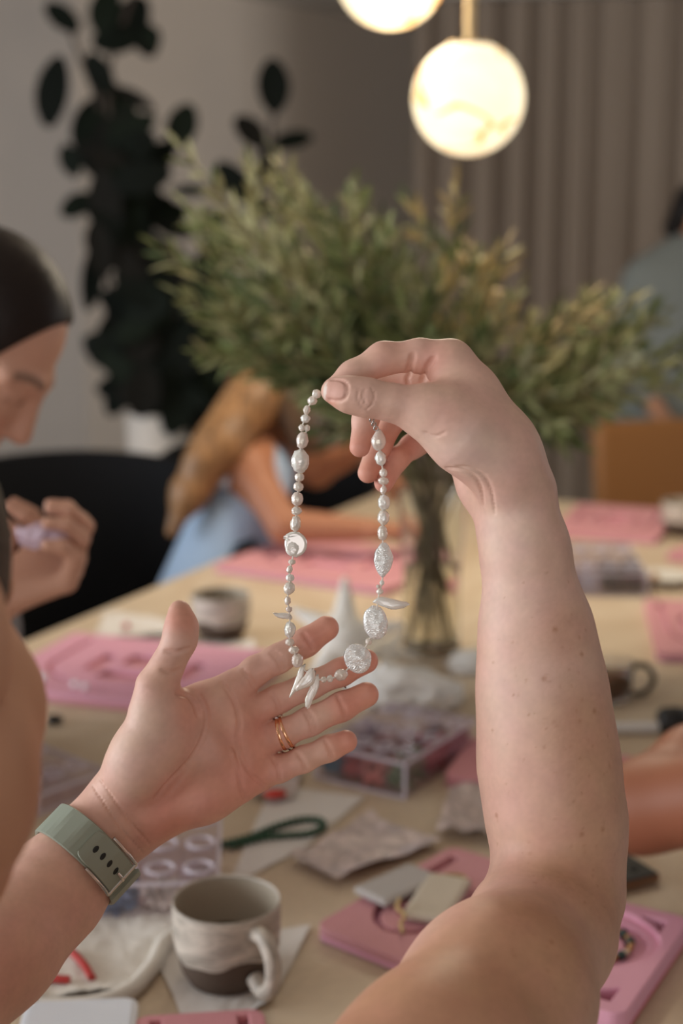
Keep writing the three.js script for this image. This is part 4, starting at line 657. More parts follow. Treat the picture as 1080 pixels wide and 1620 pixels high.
// olive branches in a glass vase
const vaseAt = tab(681, 1030); vaseAt.y = TY;
{
  const H = 0.255, gm = phys(rgb(0.93, 0.95, 0.93), 0.04, { transmission: 1, thickness: 0.003, ior: 1.45, side: THREE.DoubleSide }), t = thing('vase', 'clear glass cylinder vase with brownish water, holding the olive branches', 'vase', vaseAt);
  part('glass', lathe([[0.0001, 0], [0.042, 0], [0.045, 0.003], [0.045, 0.02], [0.044, 0.12], [0.053, H], [0.0515, H + 0.001], [0.0425, 0.12], [0.043, 0.02], [0.040, 0.008], [0.0001, 0.007]], 48), gm, t);
  part('water', lathe([[0.0001, 0.0085], [0.0395, 0.0085], [0.0425, 0.02], [0.0423, 0.12], [0.0428, 0.135], [0.0001, 0.135]], 48), phys(rgb(0.95, 0.92, 0.86), 0.03, { transmission: 1, thickness: 0.05, ior: 1.2, attenuationColor: rgb(0.7, 0.6, 0.42), attenuationDistance: 0.4 }), t);
  const lg = [leafGeo(1, 0.2, 0.1, 0.12, 4, 1), leafGeo(1, 0.17, 0.25, 0.1, 4, 1), leafGeo(1, 0.23, -0.08, 0.1, 4, 1)];
  const lm = [[0.18, 0.205, 0.07], [0.26, 0.265, 0.115], [0.39, 0.36, 0.18], [0.09, 0.12, 0.04], [0.52, 0.39, 0.18], [0.34, 0.335, 0.2]].map((c) => std(rgb(...c), 0.85, { side: THREE.DoubleSide })), bark = std(rgb(0.16, 0.12, 0.06), 0.8);
  // tips: [x, y, depth, leaf tone, where on the spray it is]
  const tips = [[290, 240, 2.0, 2, 'tall pale tip highest at the left of the spray'], [255, 395, 2.15, 0, 'outermost twig at the left'], [300, 330, 2.2, 1], [335, 290, 1.95, 2], [438, 250, 2.1, 2, 'pale tip rising second from the left'], [395, 335, 2.3, 0], [370, 400, 2.0, 3], [290, 470, 2.0, 1, 'drooping twig at the lower left'], [335, 520, 2.1, 0], [360, 445, 2.25, 3], [420, 460, 1.9, 0], [480, 300, 2.25, 1], [520, 340, 2.05, 3], [565, 315, 2.15, 0, 'twig rising near the middle of the spray'], [605, 385, 2.0, 3], [500, 420, 2.3, 0], [545, 400, 1.95, 0], [450, 380, 2.15, 3], [640, 395, 2.2, 3], [675, 385, 2.05, 5], [585, 460, 2.25, 0], [470, 490, 2.0, 1], [720, 300, 2.1, 4, 'yellowed tip standing straight up right of the middle'], [800, 395, 2.2, 4, 'yellowish twig leaning right below the globe lamp'], [815, 465, 2.0, 2], [760, 440, 2.3, 1], [925, 475, 2.1, 4], [1000, 478, 2.2, 2], [1085, 545, 2.15, 0, 'longest twig reaching to the right edge'], [1080, 610, 2.0, 1], [960, 655, 2.05, 0], [905, 700, 2.1, 3, 'lowest twig at the right'], [870, 560, 2.25, 2], [1010, 580, 1.95, 5], [870, 620, 2.0, 0], [980, 530, 2.3, 0], [640, 470, 1.95, 0], [700, 420, 2.25, 1], [420, 560, 2.0, 3], [480, 600, 2.1, 0], [1040, 500, 2.3, 1], [540, 480, 2.1, 3], [390, 480, 2.15, 0], [600, 540, 2.0, 3], [440, 520, 2.2, 3], [350, 380, 2.1, 1], [820, 680, 2.15, 0], [780, 540, 2.05, 3]];
  const foot = vaseAt.clone().add(V(0, 0.012, 0)), mouth = vaseAt.clone().add(V(0, H, 0));
  tips.forEach(([x, y, d, tone, where], i) => {
    const tip = at(x, y, d), a = i * 2.4, q = 0.018 * Math.sqrt((i % 7) / 7 + 0.1), low = i % 3 === 0, f0 = low ? foot.clone().add(V(Math.cos(a) * 0.03, 0, Math.sin(a) * 0.03)) : mouth.clone().add(V(-Math.cos(a + 2.5) * 0.03, -0.10 - 0.02 * (i % 4), -Math.sin(a + 2.5) * 0.03)), m0 = mouth.clone().add(V(Math.cos(a + 2.5) * q * 0.9, 0, Math.sin(a + 2.5) * q * 0.9)); m0.x += Math.max(-0.025, Math.min(0.025, (tip.x - mouth.x) * 0.1));
    const mid = m0.clone().lerp(tip, 0.5).add(V(0, 0.03 + 0.25 * Math.max(0, 0.25 - (tip.y - m0.y)) , 0)), pts = [f0, m0, mid, tip], base = f0.clone();
    const c = new THREE.CatmullRomCurve3(pts.map((p) => p.clone().sub(base)));
    const label = where ? `olive branch in the vase, ${where}` : 'slender leafy olive branch within the thick of the spray in the glass vase';
    const t2 = thing('olive_branch', label, 'branch', base, 0, where ? undefined : 'olive branches in the thick of the spray');
    const woodG = [new THREE.TubeGeometry(c, 30, 0.0017, 5)];
    const put = (p, dir, l, w, k) => { const o = part('leaf', lg[k % 3], lm[rnd() < 0.62 ? tone : Math.floor(rnd(0, 4))], t2, p); o.scale.set(w / 0.2, l, l); aim(o, dir, rnd(-1.4, 1.4)); };
    const along = (cv, from, n, l) => { for (let k = 0; k < n; k++) { const u = from + (1 - from) * (k / n), p = cv.getPointAt(u), tg = cv.getTangentAt(u), sidev = V(rnd(-1, 1), rnd(-1, 1), rnd(-1, 1)).cross(tg).normalize(); for (const s of [-1, 1]) put(p, tg.clone().multiplyScalar(rnd(0.7, 1.1)).addScaledVector(sidev, s * rnd(0.45, 0.8)), l * rnd(0.75, 1.15) * (1 - 0.35 * Math.max(0, u - 0.75) / 0.25), rnd(0.0080, 0.0110), k); } put(cv.getPointAt(1), cv.getTangentAt(1), l * 0.7, 0.008, 0); };
    along(c, 0.5, 18, 0.060);
    for (let k = 0; k < 3; k++) { const u = 0.56 + 0.13 * k, p = c.getPointAt(u), tg = c.getTangentAt(u), s = V(rnd(-1, 1), rnd(-0.5, 1), rnd(-1, 1)).cross(tg).normalize(), e = p.clone().addScaledVector(tg, 0.085).addScaledVector(s, rnd(0.05, 0.085)), tw = new THREE.CatmullRomCurve3([p, p.clone().lerp(e, 0.5).addScaledVector(s, 0.01), e]); woodG.push(new THREE.TubeGeometry(tw, 8, 0.001, 4)); along(tw, 0.2, 7, 0.042); }
    part('stem', merge(woodG), bark, t2);
  });
}
// ---------------------------------------------------------------- chairs
function tubChair(label, pos, turn, seatM, legM, group, shellM) {   // a low round-backed shell chair
  const t = thing('tub_chair', label, 'chair', pos, turn, group), pos2 = [], idx = [], NA = 48, NH = 12;
  const P = (a, h, off) => { const top = 0.40 * Math.pow(Math.max(0, Math.cos(a * 0.5)), 0.6) + 0.06, r = 0.29 + 0.05 * (h) + off, y = 0.43 + top * h; return [Math.sin(a) * r, y, -Math.cos(a) * r * 0.95]; };
  for (const off of [0, 0.035]) for (let i = 0; i <= NA; i++) for (let j = 0; j <= NH; j++) pos2.push(...P(-2.2 + 4.4 * i / NA, j / NH, off));
  const k = NH + 1, n = (NA + 1) * k; for (let i = 0; i < NA; i++) for (let j = 0; j < NH; j++) { const a = i * k + j; idx.push(a, a + k, a + 1, a + 1, a + k, a + k + 1, n + a, n + a + 1, n + a + k, n + a + 1, n + a + k + 1, n + a + k); }
  for (let i = 0; i < NA; i++) { const a = i * k + NH, b = i * k; idx.push(a, a + k, n + a, n + a, a + k, n + a + k, b, n + b, b + k, n + b, n + b + k, b + k); }
  for (const e of [0, NA]) for (let j = 0; j < NH; j++) { const a = e * k + j; idx.push(a, a + 1, n + a, n + a, a + 1, n + a + 1); }
  const g = new THREE.BufferGeometry(); g.setAttribute('position', new THREE.Float32BufferAttribute(pos2, 3)); g.setIndex(idx);
  part('backrest', toCreasedNormals(g, 0.9), seatM, t);
  part('seat', new THREE.CylinderGeometry(0.3, 0.27, 0.1, 48).scale(1, 1, 0.95), seatM, t, V(0, 0.41, 0.02));
  for (const [x, z] of [[-0.2, -0.2], [0.2, -0.2], [-0.2, 0.22], [0.2, 0.22]]) part('leg', tube([V(x, 0.38, z), V(x * 1.3, 0, z * 1.25)], 0.014, 6, 10), legM, t);
  if (shellM) part('seat_shell', lathe([[0.26, 0.34], [0.318, 0.36], [0.338, 0.42], [0.352, 0.60], [0.340, 0.60], [0.328, 0.42], [0.31, 0.37], [0.26, 0.35]], 56), shellM, t);
  return t;
}
const tanM = std(rgb(0.31, 0.13, 0.034), 0.55);
const blackM = phys(rgb(0.005, 0.005, 0.006), 0.75, { specularIntensity: 0.25 }), legM = std(rgb(0.01, 0.01, 0.01), 0.4);
const floorAt = (x, y, d) => at(x, y, d).setY(0);
tubChair('black round-backed tub chair standing empty between the seated woman and the girl', floorAt(118, 830, 2.88), 0.25, blackM, legM, undefined, tanM);
tubChair('black tub chair that the girl in blue sits on, half hidden', floorAt(425, 830, 3.55), 0.5, blackM, legM).scale.set(0.75, 0.95, 0.75);
function leatherChair(label, pos, turn, m, tall) {
  const t = thing('leather_chair', label, 'chair', pos, turn); t.scale.y = tall;
  part('backrest', rbox(0.46, 0.36, 0.06, 0.03, 4), m, t, V(0, 0.70, -0.2), [-0.16, 0, 0]); part('seat', rbox(0.47, 0.07, 0.46, 0.03, 4), m, t, V(0, 0.45, 0.03));
  for (const [x, z] of [[-0.2, -0.19], [0.2, -0.19], [-0.2, 0.22], [0.2, 0.22]]) part('leg', tube([V(x, 0.43, z), V(x * 1.05, 0, z * 1.1)], 0.013, 4, 10), legM, t);
  for (const x of [-0.19, 0.19]) part('back_post', tube([V(x, 0.43, -0.2), V(x, 0.66, -0.235)], 0.012, 6, 10), legM, t);
}
leatherChair('tan leather chair at the far right end of the table', floorAt(1108, 760, 3.95), R(14), tanM, 0.95);
{ const t = thing('sideboard', 'low cream sideboard against the wall at the far left', 'cabinet', at(-60, 720, 4.4).setY(0), R(4)); part('body', rbox(0.9, 0.5, 0.4, 0.01), std(rgb(0.72, 0.66, 0.56), 0.7), t, V(0, 0.35, 0)); for (const x of [-0.22, 0.22]) { const dd = part('door', rbox(0.42, 0.46, 0.02, 0.004), std(rgb(0.74, 0.68, 0.58), 0.7), t, V(x, 0.35, 0.205)); } for (const [x, z] of [[-0.4, -0.15], [0.4, -0.15], [-0.4, 0.15], [0.4, 0.15]]) part('leg', new THREE.CylinderGeometry(0.015, 0.012, 0.1, 12), legM, t, V(x, 0.05, z)); }
// ---------------------------------------------------------------- pink bead boards
const pinkMs = [[0.62, 0.29, 0.32], [0.70, 0.34, 0.45], [0.66, 0.29, 0.32]].map((c) => std(rgb(...c), 0.72, { bumpMap: plasterBump, bumpScale: 0.0004 })), deepM = std(rgb(0.52, 0.11, 0.12), 0.8);
function frameAt(A, B, C) {   // a rectangle on the table: its near edge runs from A to B, C lies on its far edge
  const a = tab(...A), b = tab(...B), c = tab(...C), x = b.clone().sub(a), w = x.length(); x.normalize(); const z = V(x.z, 0, -x.x), dpt = c.clone().sub(a).dot(z);
  return { pos: a.clone().lerp(b, 0.5).addScaledVector(z, dpt / 2), turn: Math.atan2(-x.z, x.x), w, d: dpt };
}
function beadBoard(label, f, kind, m = 0) {
  const t = thing('bead_board', label, 'tray', f.pos.clone().setY(TY + 0.001), f.turn), { w, d } = f, h0 = kind === 'bracelet' ? 0.004 : 0.006, h1 = kind === 'bracelet' ? 0.018 : 0.0085, q = Math.min(w, d);
  part('base', prism(roundRect(w, d, 0.012), h0, 0.0015), kind === 'bracelet' ? deepM : pinkMs[(m + 1) % 3], t);
  const s = roundRect(w, d, 0.012), hole = (p) => s.holes.push(p), extra = [];
  if (kind === 'bracelet') {
    const r = q * 0.40; for (const [sx, sy] of [[1, 1], [1, -1], [-1, 1], [-1, -1]]) { const p = new THREE.Path(), X = sx * (w / 2 - 0.014), Y = sy * (d / 2 - 0.014), l = q * 0.2; p.moveTo(X, Y); p.lineTo(X - sx * l, Y); p.quadraticCurveTo(X - sx * l * 0.62, Y - sy * l * 0.62, X, Y - sy * l); p.closePath(); hole(p); }
    const ox = 0.022, oy = -0.008, c = new THREE.Path(); c.absarc(ox, oy, r, 0, Math.PI * 2, false); hole(c);
    const ring = (r0, r1, h) => { const z = new THREE.Shape(); z.absarc(ox, oy, r1, 0, Math.PI * 2); const i = new THREE.Path(); i.absarc(ox, oy, r0, 0, Math.PI * 2); z.holes.push(i); return prism(z, h, 0.001).translate(0, h0, 0); };
    extra.push(ring(r * 0.80, r * 0.985, h1 * 0.7), ring(r * 0.58, r * 0.79, h1 * 0.45), prism(new THREE.Shape().absarc(ox, oy, r * 0.42, 0, Math.PI * 2), h1 * 0.5, 0.001).translate(0, h0, 0));
  } else {
    const rectP = (x, y, a, b) => hole(roundRect(a, b, Math.min(a, b) * 0.25, x, y, THREE.Path));
    rectP(0, -d * 0.14, w * 0.28, d * 0.15); rectP(0, d * 0.12, w * 0.24, d * 0.2); rectP(-w * 0.2, d * 0.04, w * 0.07, d * 0.3); rectP(w * 0.2, d * 0.04, w * 0.07, d * 0.3);
    for (const k of [0.31, 0.40]) { const p = new THREE.Path(), rr = w * k, g = 0.006, yy = 0.12 * d; p.moveTo(-rr, yy + d * 0.3); p.lineTo(-rr, yy - d * 0.12); p.bezierCurveTo(-rr, yy - d * 0.6 * (k / 0.4), rr, yy - d * 0.6 * (k / 0.4), rr, yy - d * 0.12); p.lineTo(rr, yy + d * 0.3); p.lineTo(rr - g * 2, yy + d * 0.3); p.lineTo(rr - g * 2, yy - d * 0.12); p.bezierCurveTo(rr - g * 2, yy - d * 0.6 * (k / 0.4) + g * 2, -rr + g * 2, yy - d * 0.6 * (k / 0.4) + g * 2, -rr + g * 2, yy - d * 0.12); p.lineTo(-rr + g * 2, yy + d * 0.3); p.closePath(); if (k < 0.35) continue; hole(p); }
  }
  part('top_plate', prism(s, h1, 0.0015).translate(0, h0, 0), pinkMs[m], t);
  if (extra.length) part('ring_groove', merge(extra), pinkMs[m], t);
  return t;
}
beadBoard('pink bead board lying left behind the open palm, loose clear beads on it', frameAt([-30, 1100], [352, 1142], [62, 1010]), 'necklace', 1);
beadBoard('pale pink bead board in front of the girl in blue', frameAt([338, 905], [610, 944], [425, 852]), 'necklace', 0);
beadBoard('pink bead board at the far right, in front of the tan leather chair', frameAt([872, 850], [1040, 862], [880, 804]), 'necklace', 0);
beadBoard('pink bead board cut by the right edge beside the white cup', frameAt([1052, 886], [1230, 915], [1052, 848]), 'necklace', 0);
beadBoard('pink bead board cut by the right edge, halfway down the table', frameAt([1040, 1048], [1230, 1056], [1042, 962]), 'necklace', 0);
const gB = beadBoard('square pink bracelet board with a round groove at the lower right', frameAt([982, 1647], [1088, 1489], [860, 1433]), 'bracelet', 1);
const cB = beadBoard('pink bead board under the two small pouches, bottom centre', frameAt([500, 1487], [655, 1550], [690, 1352]), 'necklace', 0);
beadBoard('pink bead board half hidden behind the raised forearm', frameAt([702, 1246], [1000, 1285], [735, 1184]), 'necklace', 2);
beadBoard('pink bead board whose edge just shows at the bottom of the picture', frameAt([212, 1720], [425, 1705], [214, 1636]), 'necklace', 2);
// ---------------------------------------------------------------- cups
function cup(label, px, py, r, h, handle) {
  const base = tab(px, py), t = thing('cup', label, 'cup', base.setY(TY + 0.002), handle ?? 0), glaze = noiseTex(256, (u, v) => { const n = 0.5 + 0.35 * tn(u, v, 6) + 0.2 * tn(u, v, 30, 4), k = sstep(0.1, 0.9, n); return [0.62 + 0.2 * k, 0.585 + 0.19 * k, 0.545 + 0.18 * k]; });
  const gm = std(rgb(1, 1, 1), 0.45, { map: glaze }), clay = std(rgb(0.085, 0.055, 0.038), 0.85), inner = std(rgb(0.30, 0.25, 0.19), 0.5), mid = h * 0.45;
  part('base', lathe([[0.0001, 0], [r * 0.62, 0], [r * 0.72, h * 0.02], [r * 0.86, h * 0.17], [r * 0.955, mid], [r * 0.93, mid + 0.002], [r * 0.7, h * 0.12], [0.0001, h * 0.08]], 56), clay, t);
  const wav = lathe([[r * 0.93, mid - 0.004], [r * 0.968, mid - 0.001], [r * 1.0, h * 0.6], [r * 1.005, h * 0.85], [r, h - 0.002], [r * 0.985, h], [r * 0.955, h - 0.002], [r * 0.945, h * 0.8]], 72), wa = wav.attributes.position;
  for (let i = 0; i < wa.count; i++) if (wa.getY(i) < mid) { const a = Math.atan2(wa.getZ(i), wa.getX(i)); wa.setY(i, wa.getY(i) + 0.003 * Math.sin(a * 3 + 1) + 0.0015 * Math.sin(a * 7)); }
  wav.computeVertexNormals(); part('glazed_body', wav, gm, t);
  part('inside', lathe([[r * 0.948, h - 0.003], [r * 0.93, h * 0.5], [r * 0.8, h * 0.22], [r * 0.6, h * 0.13], [0.0001, h * 0.12]], 56), new THREE.MeshStandardMaterial({ color: rgb(0.44, 0.38, 0.30), roughness: 0.5, side: THREE.DoubleSide }), t);
  part('coffee', new THREE.CircleGeometry(r * 0.9, 40).rotateX(-Math.PI / 2), std(rgb(0.05, 0.03, 0.018), 0.12), t, V(0, h * 0.42, 0));
  if (handle !== undefined) part('handle', tube([V(r * 0.97, h * 0.82, 0), V(r * 1.28, h * 0.84, 0), V(r * 1.56, h * 0.64, 0), V(r * 1.52, h * 0.32, 0), V(r * 1.25, h * 0.17, 0), V(r * 0.93, h * 0.26, 0)], r * 0.15, 40, 12), gm, t);
}
cup('grey glazed stoneware cup with handle on a white napkin at the front', 360, 1549, 0.0465, 0.074, -0.95);
cup('white and brown stoneware cup without handle behind the raised thumb', 350, 1008, 0.047, 0.07);
cup('white stoneware cup at the right edge near the tan leather chair', 1082, 846, 0.05, 0.07);
{ // glass mug
  const t = thing('glass_mug', 'small glass mug with a dark handle just right of the raised forearm', 'cup', tab(962, 1108).setY(TY + 0.002), 0.1), r = 0.034, h = 0.055;
  part('glass', lathe([[0.0001, 0], [r * 0.8, 0], [r * 0.88, 0.004], [r, h], [r - 0.002, h], [r * 0.84, 0.007], [0.0001, 0.006]], 40), phys(rgb(0.95, 0.95, 0.95), 0.03, { transmission: 1, thickness: 0.002, side: THREE.DoubleSide }), t);
  part('tea', lathe([[0.0001, 0.008], [r * 0.82, 0.008], [r * 0.93, 0.036], [0.0001, 0.036]], 40), phys(rgb(0.5, 0.25, 0.08), 0.05, { transmission: 0.8, thickness: 0.03, attenuationColor: rgb(0.5, 0.22, 0.05), attenuationDistance: 0.03 }), t);
  part('handle', tube([V(r * 0.92, h * 0.85, 0), V(r * 1.5, h * 0.85, 0), V(r * 1.85, h * 0.5, 0), V(r * 1.5, h * 0.14, 0), V(r * 0.86, h * 0.12, 0)], 0.0042, 30, 10), std(rgb(0.02, 0.015, 0.012), 0.4), t);
}
// ---------------------------------------------------------------- papers, cloth, pouches
function sheet(name, label, cat, quad, m, lift = 0.0012, curl = 0.002, sd = 0, thick = 0.0004) {   // a sheet on the table through four corners
  const q = quad.map((p) => tab(...p)), n = 26, pos = [], idx = [], uv = [], c = q[0].clone().add(q[1]).add(q[2]).add(q[3]).multiplyScalar(0.25);
  for (const side of [1, 0]) for (let j = 0; j <= n; j++) for (let i = 0; i <= n; i++) { const u = i / n, v = j / n, p = q[0].clone().multiplyScalar((1 - u) * (1 - v)).addScaledVector(q[1], u * (1 - v)).addScaledVector(q[2], u * v).addScaledVector(q[3], (1 - u) * v), e = Math.pow(Math.max(Math.abs(u - 0.5), Math.abs(v - 0.5)) * 2, 3); pos.push(p.x - c.x, lift + curl * (0.5 + 0.5 * n3(u * 2.2 + sd, v * 2.2, sd)) * (0.35 + e) + curl * 0.35 * Math.abs(n3(u * 6 + sd, v * 6, 2)) + side * thick, p.z - c.z); uv.push(u, v); }
  const k = n + 1, N = k * k; for (let j = 0; j < n; j++) for (let i = 0; i < n; i++) { const a = j * k + i; idx.push(a, a + k, a + 1, a + 1, a + k, a + k + 1, N + a, N + a + 1, N + a + k, N + a + 1, N + a + k + 1, N + a + k); }
  const g = new THREE.BufferGeometry(); g.setAttribute('position', new THREE.Float32BufferAttribute(pos, 3)); g.setAttribute('uv', new THREE.Float32BufferAttribute(uv, 2)); g.setIndex(idx); g.computeVertexNormals();
  return solo(name, label, cat, g, m, V(c.x, TY, c.z));
}
const paperM = std(rgb(0.72, 0.68, 0.64), 0.9, { side: THREE.DoubleSide }), napM = std(rgb(0.74, 0.70, 0.66), 0.95, { side: THREE.DoubleSide }), clothM = std(rgb(0.70, 0.66, 0.60), 1, { side: THREE.DoubleSide, bumpMap: plasterBump, bumpScale: 0.0003 });
const filmTex = noiseTex(256, (u, v) => { const k = 0.74 + 0.09 * tn(u, v, 5) + 0.05 * tn(u, v, 16, 3); return [k * 1.06, k * 0.97, k * 0.95]; });
const filmM = phys(rgb(1, 1, 1), 0.28, { map: filmTex, side: THREE.DoubleSide, clearcoat: 0.4, clearcoatRoughness: 0.25 });
sheet('napkin', 'white paper napkin under the front stoneware cup', 'napkin', [[238, 1500], [300, 1640], [430, 1590], [492, 1468]], napM, 0.0008, 0.003, 1);
sheet('paper_sheet', 'white paper sheet under the green bead strand', 'paper', [[360, 1405], [480, 1345], [578, 1262], [430, 1245]], paperM, 0.0006, 0.001, 3);
sheet('paper_sheet', 'pale paper bag on the table left of the far stoneware cup', 'paper', [[148, 1012], [268, 1006], [262, 982], [168, 968]], paperM, 0.001, 0.004, 5);
sheet('napkin', 'crumpled white napkin beside the far stoneware cup', 'napkin', [[312, 1070], [410, 1052], [400, 1018], [316, 1022]], napM, 0.001, 0.006, 7);
sheet('plastic_bag', 'pinkish clear plastic bag lying in the middle of the table', 'bag', [[452, 1368], [534, 1406], [700, 1342], [585, 1300]], filmM, 0.004, 0.007, 9);
sheet('plastic_bag', 'crumpled clear plastic bag beside the raised forearm', 'bag', [[690, 1325], [800, 1345], [800, 1262], [715, 1256]], filmM, 0.004, 0.010, 11);
sheet('plastic_bag', 'small clear bag with a red bead under the little finger', 'bag', [[398, 1268], [462, 1272], [478, 1226], [412, 1218]], filmM, 0.002, 0.006, 13);
solo('red_bead', 'single oblong red bead in the clear bag under the little finger', 'bead', new THREE.SphereGeometry(0.009, 24, 16).scale(1.5, 0.6, 0.8), std(rgb(0.55, 0.04, 0.025), 0.4), tab(435, 1256, 0.012), 0.2);
solo('red_bead', 'small red bead on the pale paper bag at the left', 'bead', new THREE.SphereGeometry(0.006, 20, 14), std(rgb(0.45, 0.05, 0.05), 0.4), tab(200, 990, 0.009));
sheet('linen_cloth', 'cream linen cloth with a rolled edge at the lower left', 'cloth', [[-20, 1600], [190, 1585], [300, 1460], [100, 1440]], clothM, 0.003, 0.006, 15, 0.003);
solo('linen_roll', 'rolled hem of the cream linen cloth beside the front cup', 'cloth', tube([[60, 1592], [140, 1590], [200, 1570], [240, 1530], [262, 1490], [310, 1462]].map(([x, y]) => tab(x, y, 0.008)), 0.0075, 60, 12), clothM);
for (const [pts, lab] of [[[[108, 1500], [122, 1514], [134, 1528], [145, 1546]], 'strand of red coral beads on the linen, the steeper one'], [[[60, 1548], [78, 1546], [94, 1549], [108, 1550]], 'strand of red coral beads on the linen, lying flat beside the wrist']]) {
  const t = thing('bead_strand', lab, 'beads', tab(...pts[0]).setY(TY)), c = new THREE.CatmullRomCurve3(pts.map(([x, y]) => tab(x, y, 0.013).sub(t.position)));
  const n = 22; for (let i = 0; i < n; i++) { const o = part('bead', new THREE.CylinderGeometry(0.0036, 0.0036, 0.0024, 12), std(rgb(0.42, 0.025, 0.02), 0.4), t, c.getPointAt(i / (n - 1))); o.quaternion.setFromUnitVectors(V(0, 1, 0), c.getTangentAt(i / (n - 1))); }
}
{ // green strand looped on the table
  const pts = [[352, 1336], [400, 1322], [440, 1306], [480, 1296], [506, 1298], [511, 1308], [490, 1318], [455, 1321], [420, 1324], [385, 1333], [358, 1340]], c = new THREE.CatmullRomCurve3(pts.map(([x, y]) => tab(x, y, 0.0055))), o0 = tab(352, 1336).setY(TY);
  const t = thing('bead_strand', 'loop of dark green beads lying on the white paper sheet', 'beads', o0), g = new THREE.IcosahedronGeometry(0.0042, 1), m = std(rgb(0.012, 0.065, 0.028), 0.3);
  const n = Math.round(c.getLength() / 0.0072); for (let i = 0; i < n; i++) { const p = c.getPointAt(i / n).sub(o0); p.y = 0.0055; part('bead', g, m, t, p, [i, i * 2, 0]); }
  part('thread', new THREE.TubeGeometry(new THREE.CatmullRomCurve3(c.getPoints(60).map((p) => p.sub(o0))), 120, 0.0006, 5), std(rgb(0.05, 0.1, 0.05), 0.8), t);
}
{ // the two pouches with a yellow cord
  const y = 0.018, pouch = (label, quad, m, sd) => { const q = quad.map((p) => tab(...p, y)), c = q.reduce((a, b) => a.clone().add(b)).multiplyScalar(0.25), x = q[1].clone().sub(q[0]), z = q[3].clone().sub(q[0]), w = x.length(), d = z.length(); x.normalize(); const g = rbox(w, 0.010, d, 0.0045, 4), a = g.attributes.position; for (let i = 0; i < a.count; i++) a.setY(i, a.getY(i) * (1 - 0.5 * Math.pow(Math.abs(a.getX(i)) / (w / 2), 4)) + 0.0006 * n3(a.getX(i) * 60 + sd, a.getZ(i) * 60, sd)); g.computeVertexNormals(); return solo('pouch', label, 'pouch', g, m, c.add(V(0, 0.004, 0)), Math.atan2(-x.z, x.x)); };
  pouch('grey velvet jewellery pouch on the centre pink board, left one', [[578, 1420], [632, 1445], [675, 1392], [628, 1368]], std(rgb(0.46, 0.43, 0.41), 0.95), 1);
  pouch('cream cotton jewellery pouch on the centre pink board, right one', [[628, 1450], [700, 1462], [745, 1412], [690, 1388]], std(rgb(0.60, 0.53, 0.43), 0.95), 4);
  const cord = std(rgb(0.62, 0.44, 0.20), 0.8);
  solo('cord', 'thin yellow cord hanging from the cream pouch onto the pink board', 'cord', tube([[632, 1422], [628, 1436], [640, 1448], [634, 1460], [637, 1476]].map(([x, yy], i) => tab(x, yy, 0.031 - i * 0.003)), 0.0018, 50, 8), cord);
  solo('cord', 'thin yellow cord behind the cream pouch on the pink board', 'cord', tube([[690, 1388], [712, 1384], [732, 1386], [738, 1392]].map(([x, yy], i) => tab(x, yy, 0.025 - i * 0.002)), 0.0018, 40, 8), cord);
}
// ---------------------------------------------------------------- clear bead organisers
const clearM = phys(rgb(0.985, 0.965, 0.985), 0.16, { transmission: 1, thickness: 0, specularIntensity: 1 });
function organiser(label, f, h, nx, nz, fills, where, lids = true) {
  const t = thing('bead_organiser', label, 'box', f.pos.clone().setY(TY + 0.001), f.turn), { w, d } = f, k = 0.0015, g = [];
  part('floor_panel', box(w, k, d, 0, k / 2, 0), clearM, t);
  for (const z of [-1, 1]) part('wall', box(w, h, k, 0, h / 2, z * (d / 2 - k / 2)), clearM, t); for (const x of [-1, 1]) part('wall', box(k, h, d - 2 * k, x * (w / 2 - k / 2), h / 2, 0), clearM, t);
  for (let i = 1; i < nx; i++) part('divider', box(k, h * 0.92, d - 2 * k, -w / 2 + (w * i) / nx, h * 0.46, 0), clearM, t); for (let j = 1; j < nz; j++) part('divider', box(w - 2 * k, h * 0.92, k, 0, h * 0.46, -d / 2 + (d * j) / nz), clearM, t);
  const cw = w / nx, cd = d / nz;
  const rimM = phys(rgb(0.80, 0.74, 0.82), 0.35, { transmission: 0.35, thickness: 0 }); part('rim', merge([box(w, 0.003, 0.003, 0, h, d / 2), box(w, 0.003, 0.003, 0, h, -d / 2), box(0.003, 0.003, d, w / 2, h, 0), box(0.003, 0.003, d, -w / 2, h, 0), box(w, 0.002, 0.003, 0, 0.001, d / 2), box(0.003, h, 0.003, -w / 2, h / 2, d / 2), box(0.003, h, 0.003, w / 2, h / 2, d / 2)]), rimM, t);
  if (lids) for (let i = 0; i < nx; i++) for (let j = 0; j < nz; j++) { const q = V(-w / 2 + cw * (i + 0.5), h + k, -d / 2 + cd * (j + 0.5)); const o = part('lid', box(cw - 0.003, k, cd - 0.003), clearM, t, q); part('lid_ring', new THREE.TorusGeometry(Math.min(cw, cd) * 0.36, 0.0018, 8, 28).rotateX(Math.PI / 2), rimM, o, V(0, 0.0012, 0)); }
  const bg = new THREE.SphereGeometry(0.0032, 8, 6), M = new THREE.Matrix4();
  fills.forEach(([i, j, c, lv, what]) => {
    const m = std(rgb(...c), 0.4), n = Math.round(55 * lv * (cw * cd) / 0.0009) + 12, o = new THREE.InstancedMesh(bg, m, n); o.name = numbered('bead_pile'); o.castShadow = o.receiveShadow = true;
    for (let q = 0; q < n; q++) { M.makeTranslation(-w / 2 + cw * i + 0.004 + rnd() * (cw - 0.008), 0.005 + rnd() * rnd() * h * 0.8 * lv + (q / n) * h * 0.35 * lv, -d / 2 + cd * j + 0.004 + rnd() * (cd - 0.008)); o.setMatrixAt(q, M); }
    o.position.copy(t.position); o.rotation.y = f.turn; scene.add(o); tag(o, `heap of ${what} beads in a compartment of ${where}`, 'beads', null, 'stuff');
  });
}
